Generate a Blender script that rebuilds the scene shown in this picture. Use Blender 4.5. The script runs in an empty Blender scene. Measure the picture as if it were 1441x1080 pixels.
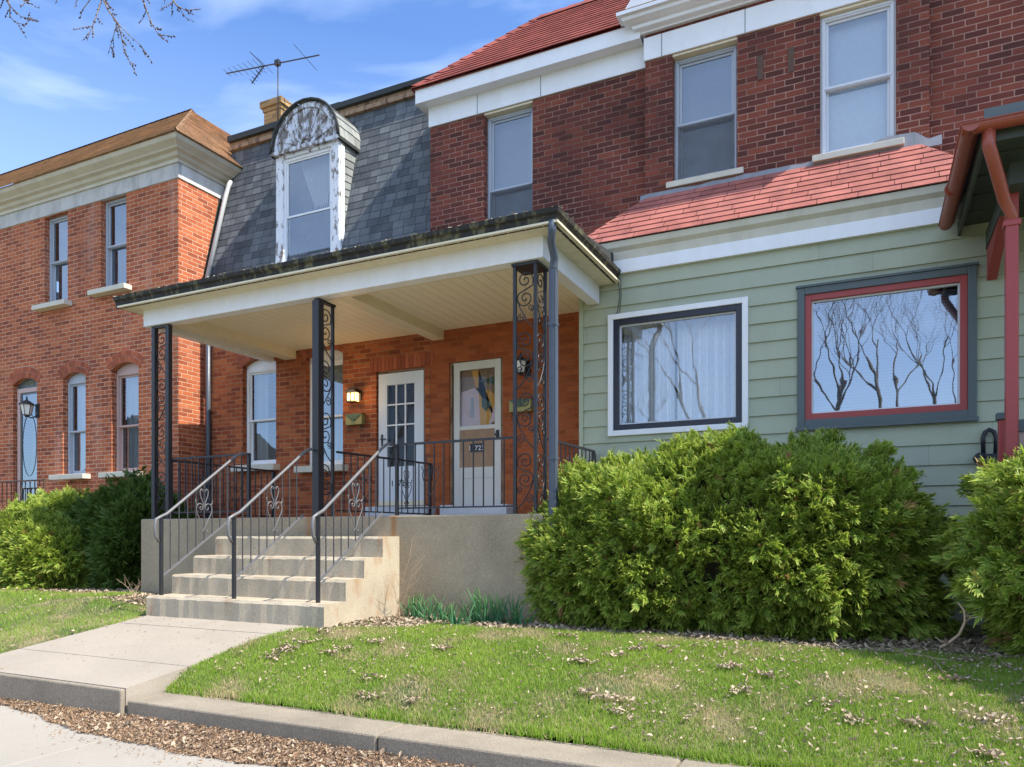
import bpy, math, random
import numpy as np
from mathutils import Vector
random.seed(7); rng = np.random.default_rng(7)
C = bpy.context.scene
COL = C.collection
R = math.radians

# ------------------------------------------------------------------ camera
F, U0, V0 = 1064.0, 720.5, 755.0          # focal length and horizon, in pixels of the 1441 px wide photograph
YAW = math.atan2(.4357, .9001)
cd = bpy.data.cameras.new('camera'); cam = bpy.data.objects.new('camera', cd); COL.objects.link(cam)
cd.sensor_width = 36; cd.lens = F/1441*36; cd.shift_y = (V0-540)/1441; cd.clip_start = .05; cd.clip_end = 2000
cam.location = (0, 0, 0); cam.rotation_euler = (R(90), 0, YAW)   # eye is the origin; the pavement lies 1.43 m lower
C.camera = cam

# ------------------------------------------------------------------ sky, sun, exposure
SUN = Vector((1, -.03, 1.27)).normalized()
w = bpy.data.worlds.new('World'); C.world = w; w.use_nodes = True
nt = w.node_tree; nt.nodes.clear()
def N(nt, t, **k):
    n = nt.nodes.new(t)
    for a, b in k.items(): setattr(n, a, b)
    return n
def L(nt, a, b): nt.links.new(a, b)
def math_(nt, op, a, b=None, c=None, clamp=False):
    n = N(nt, 'ShaderNodeMath', operation=op, use_clamp=clamp)
    for i, v in enumerate((a, b, c)):
        if v is None: continue
        if isinstance(v, (int, float)): n.inputs[i].default_value = v
        else: L(nt, v, n.inputs[i])
    return n.outputs[0]
def mixc(nt, f, a, b, mode='MIX'):
    n = N(nt, 'ShaderNodeMix', data_type='RGBA', blend_type=mode)
    for i, v in ((0, f), (6, a), (7, b)):
        if isinstance(v, (int, float)): n.inputs[i].default_value = v
        elif isinstance(v, (tuple, list)): n.inputs[i].default_value = (*v[:3], 1)
        else: L(nt, v, n.inputs[i])
    return n.outputs[2]
def ramp(nt, x, lo, hi, a=0., b=1.):
    n = N(nt, 'ShaderNodeMapRange', clamp=True)
    L(nt, x, n.inputs[0])
    for i, v in ((1, lo), (2, hi), (3, a), (4, b)): n.inputs[i].default_value = v
    return n.outputs[0]
sky = N(nt, 'ShaderNodeTexSky', sky_type='NISHITA', sun_disc=False)
sky.sun_elevation = math.asin(SUN.z); sky.sun_rotation = math.atan2(SUN.x, SUN.y); sky.altitude = 200
sky.air_density = 1.0; sky.dust_density = .6; sky.ozone_density = 2.5
tc = N(nt, 'ShaderNodeTexCoord')
mp = N(nt, 'ShaderNodeMapping'); mp.inputs['Scale'].default_value = (1.0, 2.2, 4.2); mp.inputs['Rotation'].default_value = (0, .25, .5); mp.inputs['Location'].default_value = (.9, 2.6, .7)
L(nt, tc.outputs['Generated'], mp.inputs[0])
nz = N(nt, 'ShaderNodeTexNoise'); nz.inputs['Scale'].default_value = 1.7; nz.inputs['Detail'].default_value = 7; nz.inputs['Roughness'].default_value = .52; nz.inputs['Distortion'].default_value = .5
L(nt, mp.outputs[0], nz.inputs['Vector'])
sep = N(nt, 'ShaderNodeSeparateXYZ'); L(nt, tc.outputs['Generated'], sep.inputs[0])
south = ramp(nt, sep.outputs[1], .25, -.45, 0, 1)        # bright cloud veil added over the unseen street side to light the fronts
wisp = ramp(nt, nz.outputs[0], .47, .78, 0, .55)
veil = math_(nt, 'MULTIPLY', south, ramp(nt, nz.outputs[0], .25, .7, .25, .55))
hz = ramp(nt, sep.outputs[2], .55, 0.0, 0, .42)
cl = math_(nt, 'MAXIMUM', math_(nt, 'MAXIMUM', wisp, veil), hz)
skyc = mixc(nt, 1., sky.outputs[0], (.90, 1.12, 1.42), 'MULTIPLY')
col = mixc(nt, cl, skyc, (7.2, 8.2, 9.8))
bg = N(nt, 'ShaderNodeBackground'); bg.inputs[1].default_value = .13
L(nt, col, bg.inputs[0]); out = N(nt, 'ShaderNodeOutputWorld'); L(nt, bg.outputs[0], out.inputs[0])
sd = bpy.data.lights.new('sun', 'SUN'); sd.energy = 5.0; sd.angle = R(.5); sd.color = (1, .93, .82)
so = bpy.data.objects.new('sun', sd); COL.objects.link(so); so.rotation_euler = SUN.to_track_quat('Z', 'Y').to_euler(); so.location = (20, 0, 20)
C.view_settings.view_transform = 'Standard'; C.view_settings.look = 'None'; C.view_settings.exposure = .76; C.view_settings.gamma = 1

# ------------------------------------------------------------------ photo measurements -> metres on a vertical plane Y
def XY(u):
    a = (u-U0)/F; return -.4357+.9001*a, .9001+.4357*a
def PX(u, Y): x, y = XY(u); return x/y*Y
def PZ(u, v, Y): return (V0-v)/F*Y/XY(u)[1]

# ------------------------------------------------------------------ mesh builder
class MB:
    def __init__(s): s.v = []; s.f = []; s.uv = []; s.sm = []
    def face(s, pts, uv=None, smooth=False):
        b = len(s.v); s.v += [tuple(p) for p in pts]; s.f.append(tuple(range(b, b+len(pts)))); s.uv.append(uv); s.sm.append(smooth); return s
    def box(s, x0, x1, y0, y1, z0, z1):
        if x0 > x1: x0, x1 = x1, x0
        if y0 > y1: y0, y1 = y1, y0
        if z0 > z1: z0, z1 = z1, z0
        q = [(x0,y0,z0),(x1,y0,z0),(x1,y1,z0),(x0,y1,z0),(x0,y0,z1),(x1,y0,z1),(x1,y1,z1),(x0,y1,z1)]
        b = len(s.v); s.v += q
        for f in ((0,3,2,1),(4,5,6,7),(0,1,5,4),(1,2,6,5),(2,3,7,6),(3,0,4,7)):
            s.f.append(tuple(b+i for i in f)); s.uv.append(None); s.sm.append(False)
        return s
    def frame(s, x0, x1, z0, z1, y0, y1, w, wt=None, wb=None):
        wt = w if wt is None else wt; wb = w if wb is None else wb
        s.box(x0, x0+w, y0, y1, z0, z1); s.box(x1-w, x1, y0, y1, z0, z1)
        s.box(x0+w, x1-w, y0, y1, z1-wt, z1); s.box(x0+w, x1-w, y0, y1, z0, z0+wb); return s
    def tube(s, pts, r, n=6, cap=True, smooth=True):
        pts = [Vector(p) for p in pts]; m = len(pts)
        rr = r if isinstance(r, (list, tuple)) else [r]*m
        t0 = (pts[1]-pts[0]).normalized()
        up = Vector((0,0,1)) if abs(t0.z) < .9 else Vector((1,0,0))
        nrm = t0.cross(up).normalized(); b = len(s.v)
        for i, p in enumerate(pts):
            t = (pts[min(i+1,m-1)]-pts[max(i-1,0)])
            if t.length < 1e-9: t = t0
            t.normalize(); nrm = nrm-t*nrm.dot(t)
            if nrm.length < 1e-6: nrm = t.orthogonal()
            nrm.normalize(); bn = t.cross(nrm)
            for k in range(n):
                a = 2*math.pi*(k+.5)/n; s.v.append(tuple(p+(nrm*math.cos(a)+bn*math.sin(a))*rr[i]))
        for i in range(m-1):
            for k in range(n):
                a, c = b+i*n+k, b+i*n+(k+1)%n
                s.f.append((a, c, c+n, a+n)); s.uv.append(None); s.sm.append(smooth)
        if cap:
            s.f.append(tuple(b+k for k in range(n))[::-1]); s.uv.append(None); s.sm.append(False)
            s.f.append(tuple(b+(m-1)*n+k for k in range(n))); s.uv.append(None); s.sm.append(False)
        return s
    def bar(s, p, q, r): return s.tube([p, q], r*1.414, 4, smooth=False)
    def prism(s, prof, p, q, side):
        """sweep a profile [(outward, z)] between points p and q (x, y); side = outward (x, y) at p and at q"""
        n = len(prof); A = [(p[0]+side[0][0]*o, p[1]+side[0][1]*o, z) for o, z in prof]; B = [(q[0]+side[1][0]*o, q[1]+side[1][1]*o, z) for o, z in prof]
        for i in range(n-1): s.face([A[i], B[i], B[i+1], A[i+1]])
        s.face([A[n-1], B[n-1], B[0], A[0]])
        s.face(A); s.face(B[::-1]); return s
    def build(s, name, mat, parent=None, label=None, bevel=0):
        org = Vector(parent['org']) if parent is not None and 'org' in parent else Vector((0,0,0))
        me = bpy.data.meshes.new(name)
        V = [tuple(Vector(v)-org) for v in s.v]
        me.from_pydata(V, [], s.f); me.update()
        uvl = me.uv_layers.new(name='UVMap'); arr = np.zeros(len(me.loops)*2, np.float32)
        for p, uv in zip(me.polygons, s.uv):
            n = p.normal
            for j, li in enumerate(p.loop_indices):
                if uv is not None: a = uv[j]
                else:
                    v = s.v[me.loops[li].vertex_index]
                    if abs(n.y) >= abs(n.x) and abs(n.y) >= abs(n.z)*.6: a = (v[0], v[2])
                    elif abs(n.x) >= abs(n.z)*.6: a = (v[1]+.11, v[2])
                    else: a = (v[0], v[1])
                arr[2*li], arr[2*li+1] = a
        uvl.data.foreach_set('uv', arr)
        me.polygons.foreach_set('use_smooth', s.sm)
        me.materials.append(mat)
        o = bpy.data.objects.new(name, me); COL.objects.link(o)
        if parent is not None: o.parent = parent; o['org'] = tuple(org)
        if label: o['label'] = label
        if bevel:
            m = o.modifiers.new('bevel', 'BEVEL'); m.width = bevel; m.segments = 2; m.limit_method = 'ANGLE'
        return o
def thing(name, label, cat, loc, group=None):
    o = bpy.data.objects.new(name, None); COL.objects.link(o); o.location = loc; o['org'] = tuple(loc); o.empty_display_size = .2
    o['label'] = label; o['category'] = cat
    if group: o['group'] = group
    return o
def tag(o, label, cat, group=None):
    o['label'] = label; o['category'] = cat
    if group: o['group'] = group
    return o
def kind(o, k, label=None, cat=None):
    o['kind'] = k
    if label: o['label'] = label
    if cat: o['category'] = cat
    return o
def np_mesh(name, V, Fc, mat, uv=None, smooth=False, parent=None):
    """V (n,3), Fc (m,k) faces of equal size, uv (m*k,2)"""
    if parent is not None and 'org' in parent: V = V-np.array(parent['org'])
    me = bpy.data.meshes.new(name); m, k = Fc.shape
    me.vertices.add(len(V)); me.vertices.foreach_set('co', V.astype(np.float32).ravel())
    me.loops.add(m*k); me.loops.foreach_set('vertex_index', Fc.astype(np.int32).ravel())
    me.polygons.add(m); me.polygons.foreach_set('loop_start', np.arange(0, m*k, k, dtype=np.int32))
    me.polygons.foreach_set('use_smooth', np.full(m, smooth))
    me.update(calc_edges=True)
    if uv is not None:
        l = me.uv_layers.new(name='UVMap'); l.data.foreach_set('uv', uv.astype(np.float32).ravel())
    me.materials.append(mat); o = bpy.data.objects.new(name, me); COL.objects.link(o)
    if parent is not None: o.parent = parent
    return o

# ------------------------------------------------------------------ materials
def newmat(name):
    m = bpy.data.materials.new(name); m.use_nodes = True; nt = m.node_tree
    return m, nt, nt.nodes['Principled BSDF']
def uvnode(nt): return N(nt, 'ShaderNodeUVMap').outputs[0]
def pos(nt): return N(nt, 'ShaderNodeNewGeometry').outputs['Position']
def noise(nt, vec, scale, detail=3, rough=.55, dist=0):
    n = N(nt, 'ShaderNodeTexNoise'); n.inputs['Scale'].default_value = scale; n.inputs['Detail'].default_value = detail
    n.inputs['Roughness'].default_value = rough; n.inputs['Distortion'].default_value = dist
    if vec is not None: L(nt, vec, n.inputs['Vector'])
    return n.outputs[0]
def scalev(nt, vec, s):
    n = N(nt, 'ShaderNodeMapping'); n.inputs['Scale'].default_value = s; L(nt, vec, n.inputs[0]); return n.outputs[0]
def bump(nt, bs, h, strength=.4, dist=.01):
    b = N(nt, 'ShaderNodeBump'); b.inputs['Strength'].default_value = strength; b.inputs['Distance'].default_value = dist
    L(nt, h, b.inputs['Height']); L(nt, b.outputs[0], bs.inputs['Normal'])
def cells(nt, w, h, off=.5, jit=0.0):
    """running-bond cells from the UV map: returns (random per cell, edge distance x, edge distance y) in metres"""
    s = N(nt, 'ShaderNodeSeparateXYZ'); L(nt, uvnode(nt), s.inputs[0])
    row = math_(nt, 'DIVIDE', s.outputs[1], h); rowf = math_(nt, 'FLOOR', row)
    par = math_(nt, 'MODULO', math_(nt, 'ABSOLUTE', rowf), 2.)
    cx = math_(nt, 'ADD', math_(nt, 'DIVIDE', s.outputs[0], w), math_(nt, 'MULTIPLY', par, off))
    if jit:
        wn = N(nt, 'ShaderNodeTexWhiteNoise', noise_dimensions='1D'); L(nt, rowf, wn.inputs['W'])
        cx = math_(nt, 'ADD', cx, math_(nt, 'MULTIPLY', wn.outputs[0], jit))
    cxf = math_(nt, 'FLOOR', cx)
    cv = N(nt, 'ShaderNodeCombineXYZ'); L(nt, cxf, cv.inputs[0]); L(nt, rowf, cv.inputs[1])
    wn = N(nt, 'ShaderNodeTexWhiteNoise', noise_dimensions='3D'); L(nt, cv.outputs[0], wn.inputs['Vector'])
    fx = math_(nt, 'SUBTRACT', cx, cxf); fy = math_(nt, 'SUBTRACT', row, rowf)
    ex = math_(nt, 'MULTIPLY', math_(nt, 'SUBTRACT', .5, math_(nt, 'ABSOLUTE', math_(nt, 'SUBTRACT', fx, .5))), w)
    ey = math_(nt, 'MULTIPLY', math_(nt, 'SUBTRACT', .5, math_(nt, 'ABSOLUTE', math_(nt, 'SUBTRACT', fy, .5))), h)
    return wn.outputs[0], wn.outputs[1], ex, ey, fx, fy
def brick_mat(name, cols, mortar, mw=.0055, stain=None, stain_amt=.5, w=.222, h=.0745, mort_var=.5, soot=None, eff=0):
    m, nt, bs = newmat(name)
    P = pos(nt)
    rnd, rc, ex, ey, fx, fy = cells(nt, w, h, .5, .12)
    e = math_(nt, 'MINIMUM', ex, ey)
    wob = noise(nt, P, 28, 3)
    e2 = math_(nt, 'ADD', e, math_(nt, 'MULTIPLY', math_(nt, 'SUBTRACT', wob, .5), .007))
    isb = ramp(nt, e2, mw*.75, mw*1.35)
    cr = N(nt, 'ShaderNodeValToRGB'); cr.color_ramp.interpolation = 'LINEAR'
    els = cr.color_ramp.elements
    els[0].position = 0; els[0].color = (*cols[0], 1); els[1].position = 1; els[1].color = (*cols[-1], 1)
    for i, c in enumerate(cols[1:-1]): q = els.new((i+1)/(len(cols)-1)); q.color = (*c, 1)
    big = noise(nt, P, .9, 3)
    r2 = math_(nt, 'ADD', math_(nt, 'MULTIPLY', rnd, .75), math_(nt, 'MULTIPLY', math_(nt, 'SUBTRACT', big, .5), .9), clamp=True)
    r2 = math_(nt, 'ADD', r2, .12, clamp=True)
    L(nt, r2, cr.inputs[0])
    fine = noise(nt, P, 60, 4, .7)
    bc = mixc(nt, 1., cr.outputs[0], mixc(nt, fine, (.62,.62,.62), (1.35,1.35,1.35)), 'MULTIPLY')
    mv = noise(nt, P, 1.3, 4)
    mc = mixc(nt, ramp(nt, mv, .35, .65), mortar, tuple(c*mort_var for c in mortar))
    c = mixc(nt, isb, mc, bc)
    if soot:
        sn = noise(nt, scalev(nt, P, (1,1,.55)), .75, 5, .6, .4)
        c = mixc(nt, ramp(nt, sn, .46, .70, 0, stain_amt), c, soot)
    if eff:   # pale lime bloom washed down the wall
        en = noise(nt, scalev(nt, P, (2.4,2.4,.35)), 1.0, 4, .6)
        c = mixc(nt, ramp(nt, en, .55, .78, 0, eff), c, (.62,.5,.44))
    L(nt, c, bs.inputs['Base Color']); bs.inputs['Roughness'].default_value = .88; bs.inputs['Specular IOR Level'].default_value = .25
    hgt = math_(nt, 'ADD', isb, math_(nt, 'MULTIPLY', fine, .35))
    hgt = math_(nt, 'ADD', hgt, math_(nt, 'MULTIPLY', rnd, .25))
    bump(nt, bs, hgt, .8, .006)
    return m
def paint_mat(name, c, rough=.5, dirt=.15, dirtc=(.25,.2,.15), scale=1.2, bmp=.06, streak=True):
    m, nt, bs = newmat(name); P = pos(nt)
    n = noise(nt, scalev(nt, P, (1,1,.4) if streak else (1,1,1)), scale*3, 5, .65)
    n2 = noise(nt, P, 45, 4, .7)
    f = math_(nt, 'MULTIPLY', ramp(nt, n, .42, .8), dirt)
    cc = mixc(nt, f, c, dirtc)
    cc = mixc(nt, 1., cc, mixc(nt, n2, (.93,.93,.93), (1.06,1.06,1.06)), 'MULTIPLY')
    sp = ramp(nt, noise(nt, P, 16, 6, .75), .70, .74, 0, min(1., dirt*2.2))
    cc = mixc(nt, sp, cc, tuple(q*.6 for q in dirtc))
    L(nt, cc, bs.inputs['Base Color']); bs.inputs['Roughness'].default_value = rough
    bump(nt, bs, n2, bmp*3, .003); return m
def peel_mat(name, paint, wood, lo=.52, hi=.56, sc=9, zs=.35):
    m, nt, bs = newmat(name); P = pos(nt)
    n = noise(nt, scalev(nt, P, (1.3,1.3,zs)), sc, 7, .72, .3)
    k = ramp(nt, n, lo, hi); g = noise(nt, scalev(nt, P, (6,6,.6)), 12, 4)
    wc = mixc(nt, g, tuple(q*.55 for q in wood), tuple(q*1.3 for q in wood))
    L(nt, mixc(nt, k, paint, wc), bs.inputs['Base Color']); bs.inputs['Roughness'].default_value = .75
    bump(nt, bs, math_(nt, 'SUBTRACT', 1., k), .7, .006); return m
def concrete_mat(name, c, sc=1., rust=0, dark=.5, spk=.5, rough_bump=.4):
    m, nt, bs = newmat(name); P = pos(nt)
    a = noise(nt, P, 1.4*sc, 6, .6, .3); b = noise(nt, P, 95, 3, .8); d = noise(nt, scalev(nt, P, (1.6,1.6,.5)), 2.3, 4)
    cc = mixc(nt, ramp(nt, a, .35, .7), c, tuple(q*(1-dark*.45) for q in c))
    cc = mixc(nt, 1., cc, mixc(nt, ramp(nt, b, .3, .72), (1-spk*.6,)*3, (1+spk*.35,)*3), 'MULTIPLY')
    cc = mixc(nt, ramp(nt, d, .6, .8, 0, dark*.6), cc, (.16,.13,.09))
    L(nt, cc, bs.inputs['Base Color']); bs.inputs['Roughness'].default_value = .9
    bump(nt, bs, math_(nt, 'ADD', math_(nt, 'MULTIPLY', b, .6), a), rough_bump, .006); return m
def shingle_mat(name, ca, cb, w, h, th=.012, alg=None, sc=1.):
    m, nt, bs = newmat(name); P = pos(nt)
    rnd, rc, ex, ey, fx, fy = cells(nt, w, h, .5, .8)
    gr = noise(nt, P, 180, 2, .8); big = noise(nt, P, .9, 4)
    cc = mixc(nt, ramp(nt, math_(nt, 'ADD', math_(nt, 'MULTIPLY', rnd, .62), math_(nt, 'MULTIPLY', big, .4)), .1, 1.), ca, cb)
    cc = mixc(nt, 1., cc, mixc(nt, gr, (.6,.6,.6), (1.4,1.4,1.4)), 'MULTIPLY')
    cc = mixc(nt, 1., cc, mixc(nt, ramp(nt, noise(nt, scalev(nt, P, (1.4,1.4,.8)), 2.6, 5, .65), .3, .7), (.68,.70,.74), (1.14,1.12,1.10)), 'MULTIPLY')
    gap = ramp(nt, ex, .002, .005)
    cc = mixc(nt, gap, tuple(q*.25 for q in ca), cc)
    if alg: cc = mixc(nt, ramp(nt, noise(nt, P, 2.2, 4), .5, .75, 0, .5), cc, alg)
    L(nt, cc, bs.inputs['Base Color']); bs.inputs['Roughness'].default_value = .93; bs.inputs['Specular IOR Level'].default_value = .2
    bump(nt, bs, math_(nt, 'ADD', math_(nt, 'MULTIPLY', gr, .4), math_(nt, 'MULTIPLY', gap, math_(nt,'ADD', rnd, .5))), .7, .006); return m
def metal_mat(name, c, rough=.4, metal=0., rust=0., rustc=(.22,.09,.03), spec=.5):
    m, nt, bs = newmat(name); P = pos(nt)
    n = noise(nt, P, 14, 5, .7)
    cc = mixc(nt, ramp(nt, n, .62, .70, 0, rust), c, rustc)
    cc = mixc(nt, 1., cc, mixc(nt, noise(nt, P, 70, 3), (.8,.8,.8), (1.2,1.2,1.2)), 'MULTIPLY')
    L(nt, cc, bs.inputs['Base Color']); bs.inputs['Metallic'].default_value = metal; bs.inputs['Specular IOR Level'].default_value = spec
    L(nt, ramp(nt, n, .3, .8, rough*.8, rough*1.35), bs.inputs['Roughness']); return m
def flat_mat(name, c, rough=.6, emit=None):
    m, nt, bs = newmat(name)
    n = noise(nt, pos(nt), 22, 4)
    L(nt, mixc(nt, 1., c, mixc(nt, n, (.88,.88,.88), (1.12,1.12,1.12)), 'MULTIPLY'), bs.inputs['Base Color'])
    bs.inputs['Roughness'].default_value = rough
    if emit: bs.inputs['Emission Color'].default_value = (*emit[0], 1); bs.inputs['Emission Strength'].default_value = emit[1]
    return m
def glass_mat(name, refl=.22, tint=(.75,.78,.8), wav=.02, k=1.5):
    m = bpy.data.materials.new(name); m.use_nodes = True; nt = m.node_tree; nt.nodes.clear()
    tr = N(nt, 'ShaderNodeBsdfTransparent'); tr.inputs[0].default_value = (*tint, 1)
    gl = N(nt, 'ShaderNodeBsdfGlossy'); gl.inputs['Roughness'].default_value = .01; gl.inputs[0].default_value = (.80,.90,1,1)
    P = pos(nt); b = N(nt, 'ShaderNodeBump'); b.inputs['Strength'].default_value = wav; b.inputs['Distance'].default_value = .05
    L(nt, noise(nt, P, 2.2, 2), b.inputs['Height']); L(nt, b.outputs[0], gl.inputs['Normal'])
    lw = N(nt, 'ShaderNodeFresnel'); lw.inputs[0].default_value = 1.5
    f = math_(nt, 'ADD', math_(nt, 'MULTIPLY', lw.outputs[0], k), refl, clamp=True)
    mx = N(nt, 'ShaderNodeMixShader'); L(nt, f, mx.inputs[0]); L(nt, tr.outputs[0], mx.inputs[1]); L(nt, gl.outputs[0], mx.inputs[2])
    o = N(nt, 'ShaderNodeOutputMaterial'); L(nt, mx.outputs[0], o.inputs[0]); return m
def leafy_mat(name, c0, c1, tip, trans=.3, rough=.55, dead=None):
    """UV x = random per frond, UV y = base to tip"""
    m, nt, bs = newmat(name)
    s = N(nt, 'ShaderNodeSeparateXYZ'); L(nt, uvnode(nt), s.inputs[0])
    n = noise(nt, pos(nt), 1.6, 3)
    r = math_(nt, 'ADD', math_(nt, 'MULTIPLY', s.outputs[0], .6), math_(nt, 'MULTIPLY', n, .4))
    cc = mixc(nt, r, c0, c1)
    cc = mixc(nt, math_(nt, 'MULTIPLY', ramp(nt, s.outputs[1], .45, 1.), .75), cc, tip)
    if dead: cc = mixc(nt, ramp(nt, s.outputs[0], .985, .99), cc, dead)
    L(nt, cc, bs.inputs['Base Color']); bs.inputs['Roughness'].default_value = rough; bs.inputs['Specular IOR Level'].default_value = .35
    t = N(nt, 'ShaderNodeBsdfTranslucent'); L(nt, cc, t.inputs[0])
    mx = N(nt, 'ShaderNodeMixShader'); mx.inputs[0].default_value = trans
    L(nt, bs.outputs[0], mx.inputs[1]); L(nt, t.outputs[0], mx.inputs[2])
    L(nt, mx.outputs[0], nt.nodes['Material Output'].inputs[0]); return m

M = {}
M['brick_orange'] = brick_mat('brick_orange', [(.19,.050,.026),(.34,.088,.037),(.44,.123,.050),(.51,.165,.068)], (.66,.44,.31), .0052, mort_var=.75, soot=(.16,.07,.05), stain_amt=.28, eff=.22)
M['brick_porch'] = brick_mat('brick_porch', [(.15,.036,.018),(.27,.068,.028),(.37,.100,.036),(.46,.140,.05)], (.46,.27,.16), .0048, mort_var=.6)
M['brick_painted'] = brick_mat('brick_painted', [(.24,.062,.022),(.33,.088,.030),(.40,.115,.04)], (.38,.15,.075), .0045, mort_var=.7)
M['brick_dark'] = brick_mat('brick_dark', [(.062,.026,.022),(.125,.038,.028),(.185,.050,.034),(.26,.072,.042)], (.42,.23,.175), .0055, soot=(.035,.016,.014), stain_amt=.45, mort_var=.45)
M['brick_yellow'] = brick_mat('brick_yellow', [(.22,.12,.05),(.36,.22,.09),(.46,.29,.13)], (.34,.27,.2), .006)
M['arch_brick'] = brick_mat('arch_brick', [(.22,.06,.035),(.36,.10,.05),(.46,.14,.07)], (.36,.10,.05), .0001)
M['white'] = paint_mat('white_paint', (.82,.83,.85), .45, .20, (.45,.40,.33))
M['white_dirty'] = paint_mat('white_dirty', (.68,.67,.64), .55, .45, (.22,.19,.15))
M['stone_band'] = paint_mat('stone_band', (.55,.54,.52), .8, .75, (.20,.20,.20), 1.6)
M['cream'] = paint_mat('cream_paint', (.76,.68,.49), .5, .22, (.38,.28,.14))
M['cornice'] = paint_mat('cornice_paint', (.60,.57,.47), .5, .35, (.25,.21,.14))
M['ceiling'] = paint_mat('ceiling_vinyl', (.86,.77,.58), .45, .08, (.4,.3,.2))
def siding_mat(c):
    m = paint_mat('green_siding', c, .6, .32, (.24,.24,.18), .8, .10); nt = m.node_tree; bs = nt.nodes['Principled BSDF']
    src = bs.inputs['Base Color'].links[0].from_socket; s = N(nt,'ShaderNodeSeparateXYZ'); L(nt, pos(nt), s.inputs[0])
    row = math_(nt,'FLOOR', math_(nt,'DIVIDE', math_(nt,'SUBTRACT', s.outputs[2], PZ(822,485,9.19)-.215*18), .215))
    w1_ = N(nt,'ShaderNodeTexWhiteNoise', noise_dimensions='1D'); L(nt, row, w1_.inputs['W'])
    cx = math_(nt,'ADD', math_(nt,'DIVIDE', s.outputs[0], 2.9), math_(nt,'MULTIPLY', w1_.outputs[0], 7.)); cf = math_(nt,'FLOOR', cx)
    jd = math_(nt,'MULTIPLY', math_(nt,'SUBTRACT', .5, math_(nt,'ABSOLUTE', math_(nt,'SUBTRACT', math_(nt,'SUBTRACT', cx, cf), .5))), 2.9)
    cv = N(nt,'ShaderNodeCombineXYZ'); L(nt, cf, cv.inputs[0]); L(nt, row, cv.inputs[1]); w2_ = N(nt,'ShaderNodeTexWhiteNoise', noise_dimensions='3D'); L(nt, cv.outputs[0], w2_.inputs['Vector'])
    cc = mixc(nt, 1., src, mixc(nt, w2_.outputs[0], (.95,.96,.98), (1.04,1.02,1.0)), 'MULTIPLY')
    L(nt, mixc(nt, ramp(nt, jd, .002, .0045), tuple(q*.68 for q in c), cc), bs.inputs['Base Color']); return m
M['green'] = siding_mat((.385,.42,.305))
M['greentrim'] = paint_mat('green_trim', (.38,.42,.29), .55, .1)
M['slate'] = paint_mat('slate_trim', (.075,.10,.105), .45, .1)
M['redtrim'] = paint_mat('red_trim', (.34,.045,.04), .42, .15, (.12,.03,.02))
M['pinktrim'] = paint_mat('pink_trim', (.52,.36,.32), .5, .2)
M['navy'] = paint_mat('navy_frame', (.012,.014,.028), .35, .05)
M['alum'] = paint_mat('aluminium_frame', (.66,.68,.72), .4, .1, (.4,.38,.35))
M['alumgray'] = paint_mat('weathered_frame', (.42,.46,.52), .5, .2, (.3,.28,.26))
M['peel'] = peel_mat('peeling_white', (.76,.77,.80), (.26,.22,.19), .555, .58, 11, .5)
M['peelmore'] = peel_mat('peeling_fan', (.62,.64,.70), (.20,.17,.15), .47, .54, 8, .5)
M['wood_old'] = peel_mat('old_wood', (.30,.19,.11), (.12,.07,.04), .5, .6)
M['concrete'] = concrete_mat('concrete_wall', (.42,.34,.23), 1., dark=.6)
M['step'] = concrete_mat('concrete_steps', (.60,.53,.42), 1., dark=.5, spk=.45)
M['walk'] = concrete_mat('concrete_walk', (.355,.31,.25), .8, dark=.28, spk=.4, rough_bump=.25)
M['pave'] = concrete_mat('concrete_pavement', (.35,.32,.27), .6, dark=.25, spk=.3, rough_bump=.2)
M['kerb'] = concrete_mat('concrete_kerb', (.33,.28,.21), 1.3, dark=.7, spk=.8, rough_bump=.6)
M['iron'] = metal_mat('black_iron', (.016,.017,.021), .42, 0, .2, spec=.55)
M['iron_grey'] = metal_mat('grey_painted_rail', (.13,.13,.135), .38, 0, .12, spec=.6)
M['iron_mid'] = metal_mat('dull_iron', (.05,.05,.055), .45, 0, .2, spec=.5)
M['gutter'] = peel_mat('mossy_black_gutter', (.020,.018,.015), (.13,.12,.06), .50, .60, 6, .5)
M['redgutter'] = metal_mat('red_gutter', (.30,.065,.035), .38, 0, .3, (.2,.05,.03), .55)
M['spout_dark'] = metal_mat('slate_downspout', (.06,.075,.10), .35, 0, .1, (.3,.3,.3))
M['spout_white'] = metal_mat('grey_downspout', (.50,.50,.50), .4, 0, .1, (.3,.25,.2))
M['antenna'] = metal_mat('antenna_metal', (.035,.035,.04), .4, .3, .3)
M['rusty'] = metal_mat('rusty_iron', (.10,.05,.03), .7, 0, .8, (.32,.15,.05))
M['brass'] = metal_mat('brass_mailbox', (.30,.26,.08), .42, .2, .3, (.12,.11,.05))
M['verdigris'] = metal_mat('verdigris', (.07,.11,.06), .5, .1, .3, (.1,.08,.03))
M['mansard'] = shingle_mat('grey_shingle', (.065,.073,.083), (.185,.20,.21), .21, .13)
M['mansard2'] = shingle_mat('pale_shingle', (.18,.19,.18), (.38,.40,.37), .27, .13)
M['redroof'] = shingle_mat('red_shingle', (.20,.05,.04), (.31,.09,.07), .9, .13)
M['salmon'] = shingle_mat('salmon_shingle', (.31,.105,.085), (.42,.16,.13), .42, .115)
M['tanroof'] = shingle_mat('tan_shingle', (.36,.22,.125), (.52,.34,.20), .22, .13, alg=(.62,.36,.19))
M['flash'] = paint_mat('flashing', (.24,.25,.28), .6, .5, (.1,.1,.1), 3)
M['darkroof'] = flat_mat('dark_roof', (.03,.035,.035), .8)
M['sofdark'] = paint_mat('dark_green_soffit', (.05,.065,.05), .6, .1)
M['glass'] = glass_mat('glass', .16)
M['glass_pic'] = glass_mat('picture_glass', .30, (.8,.82,.85), .02)
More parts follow.
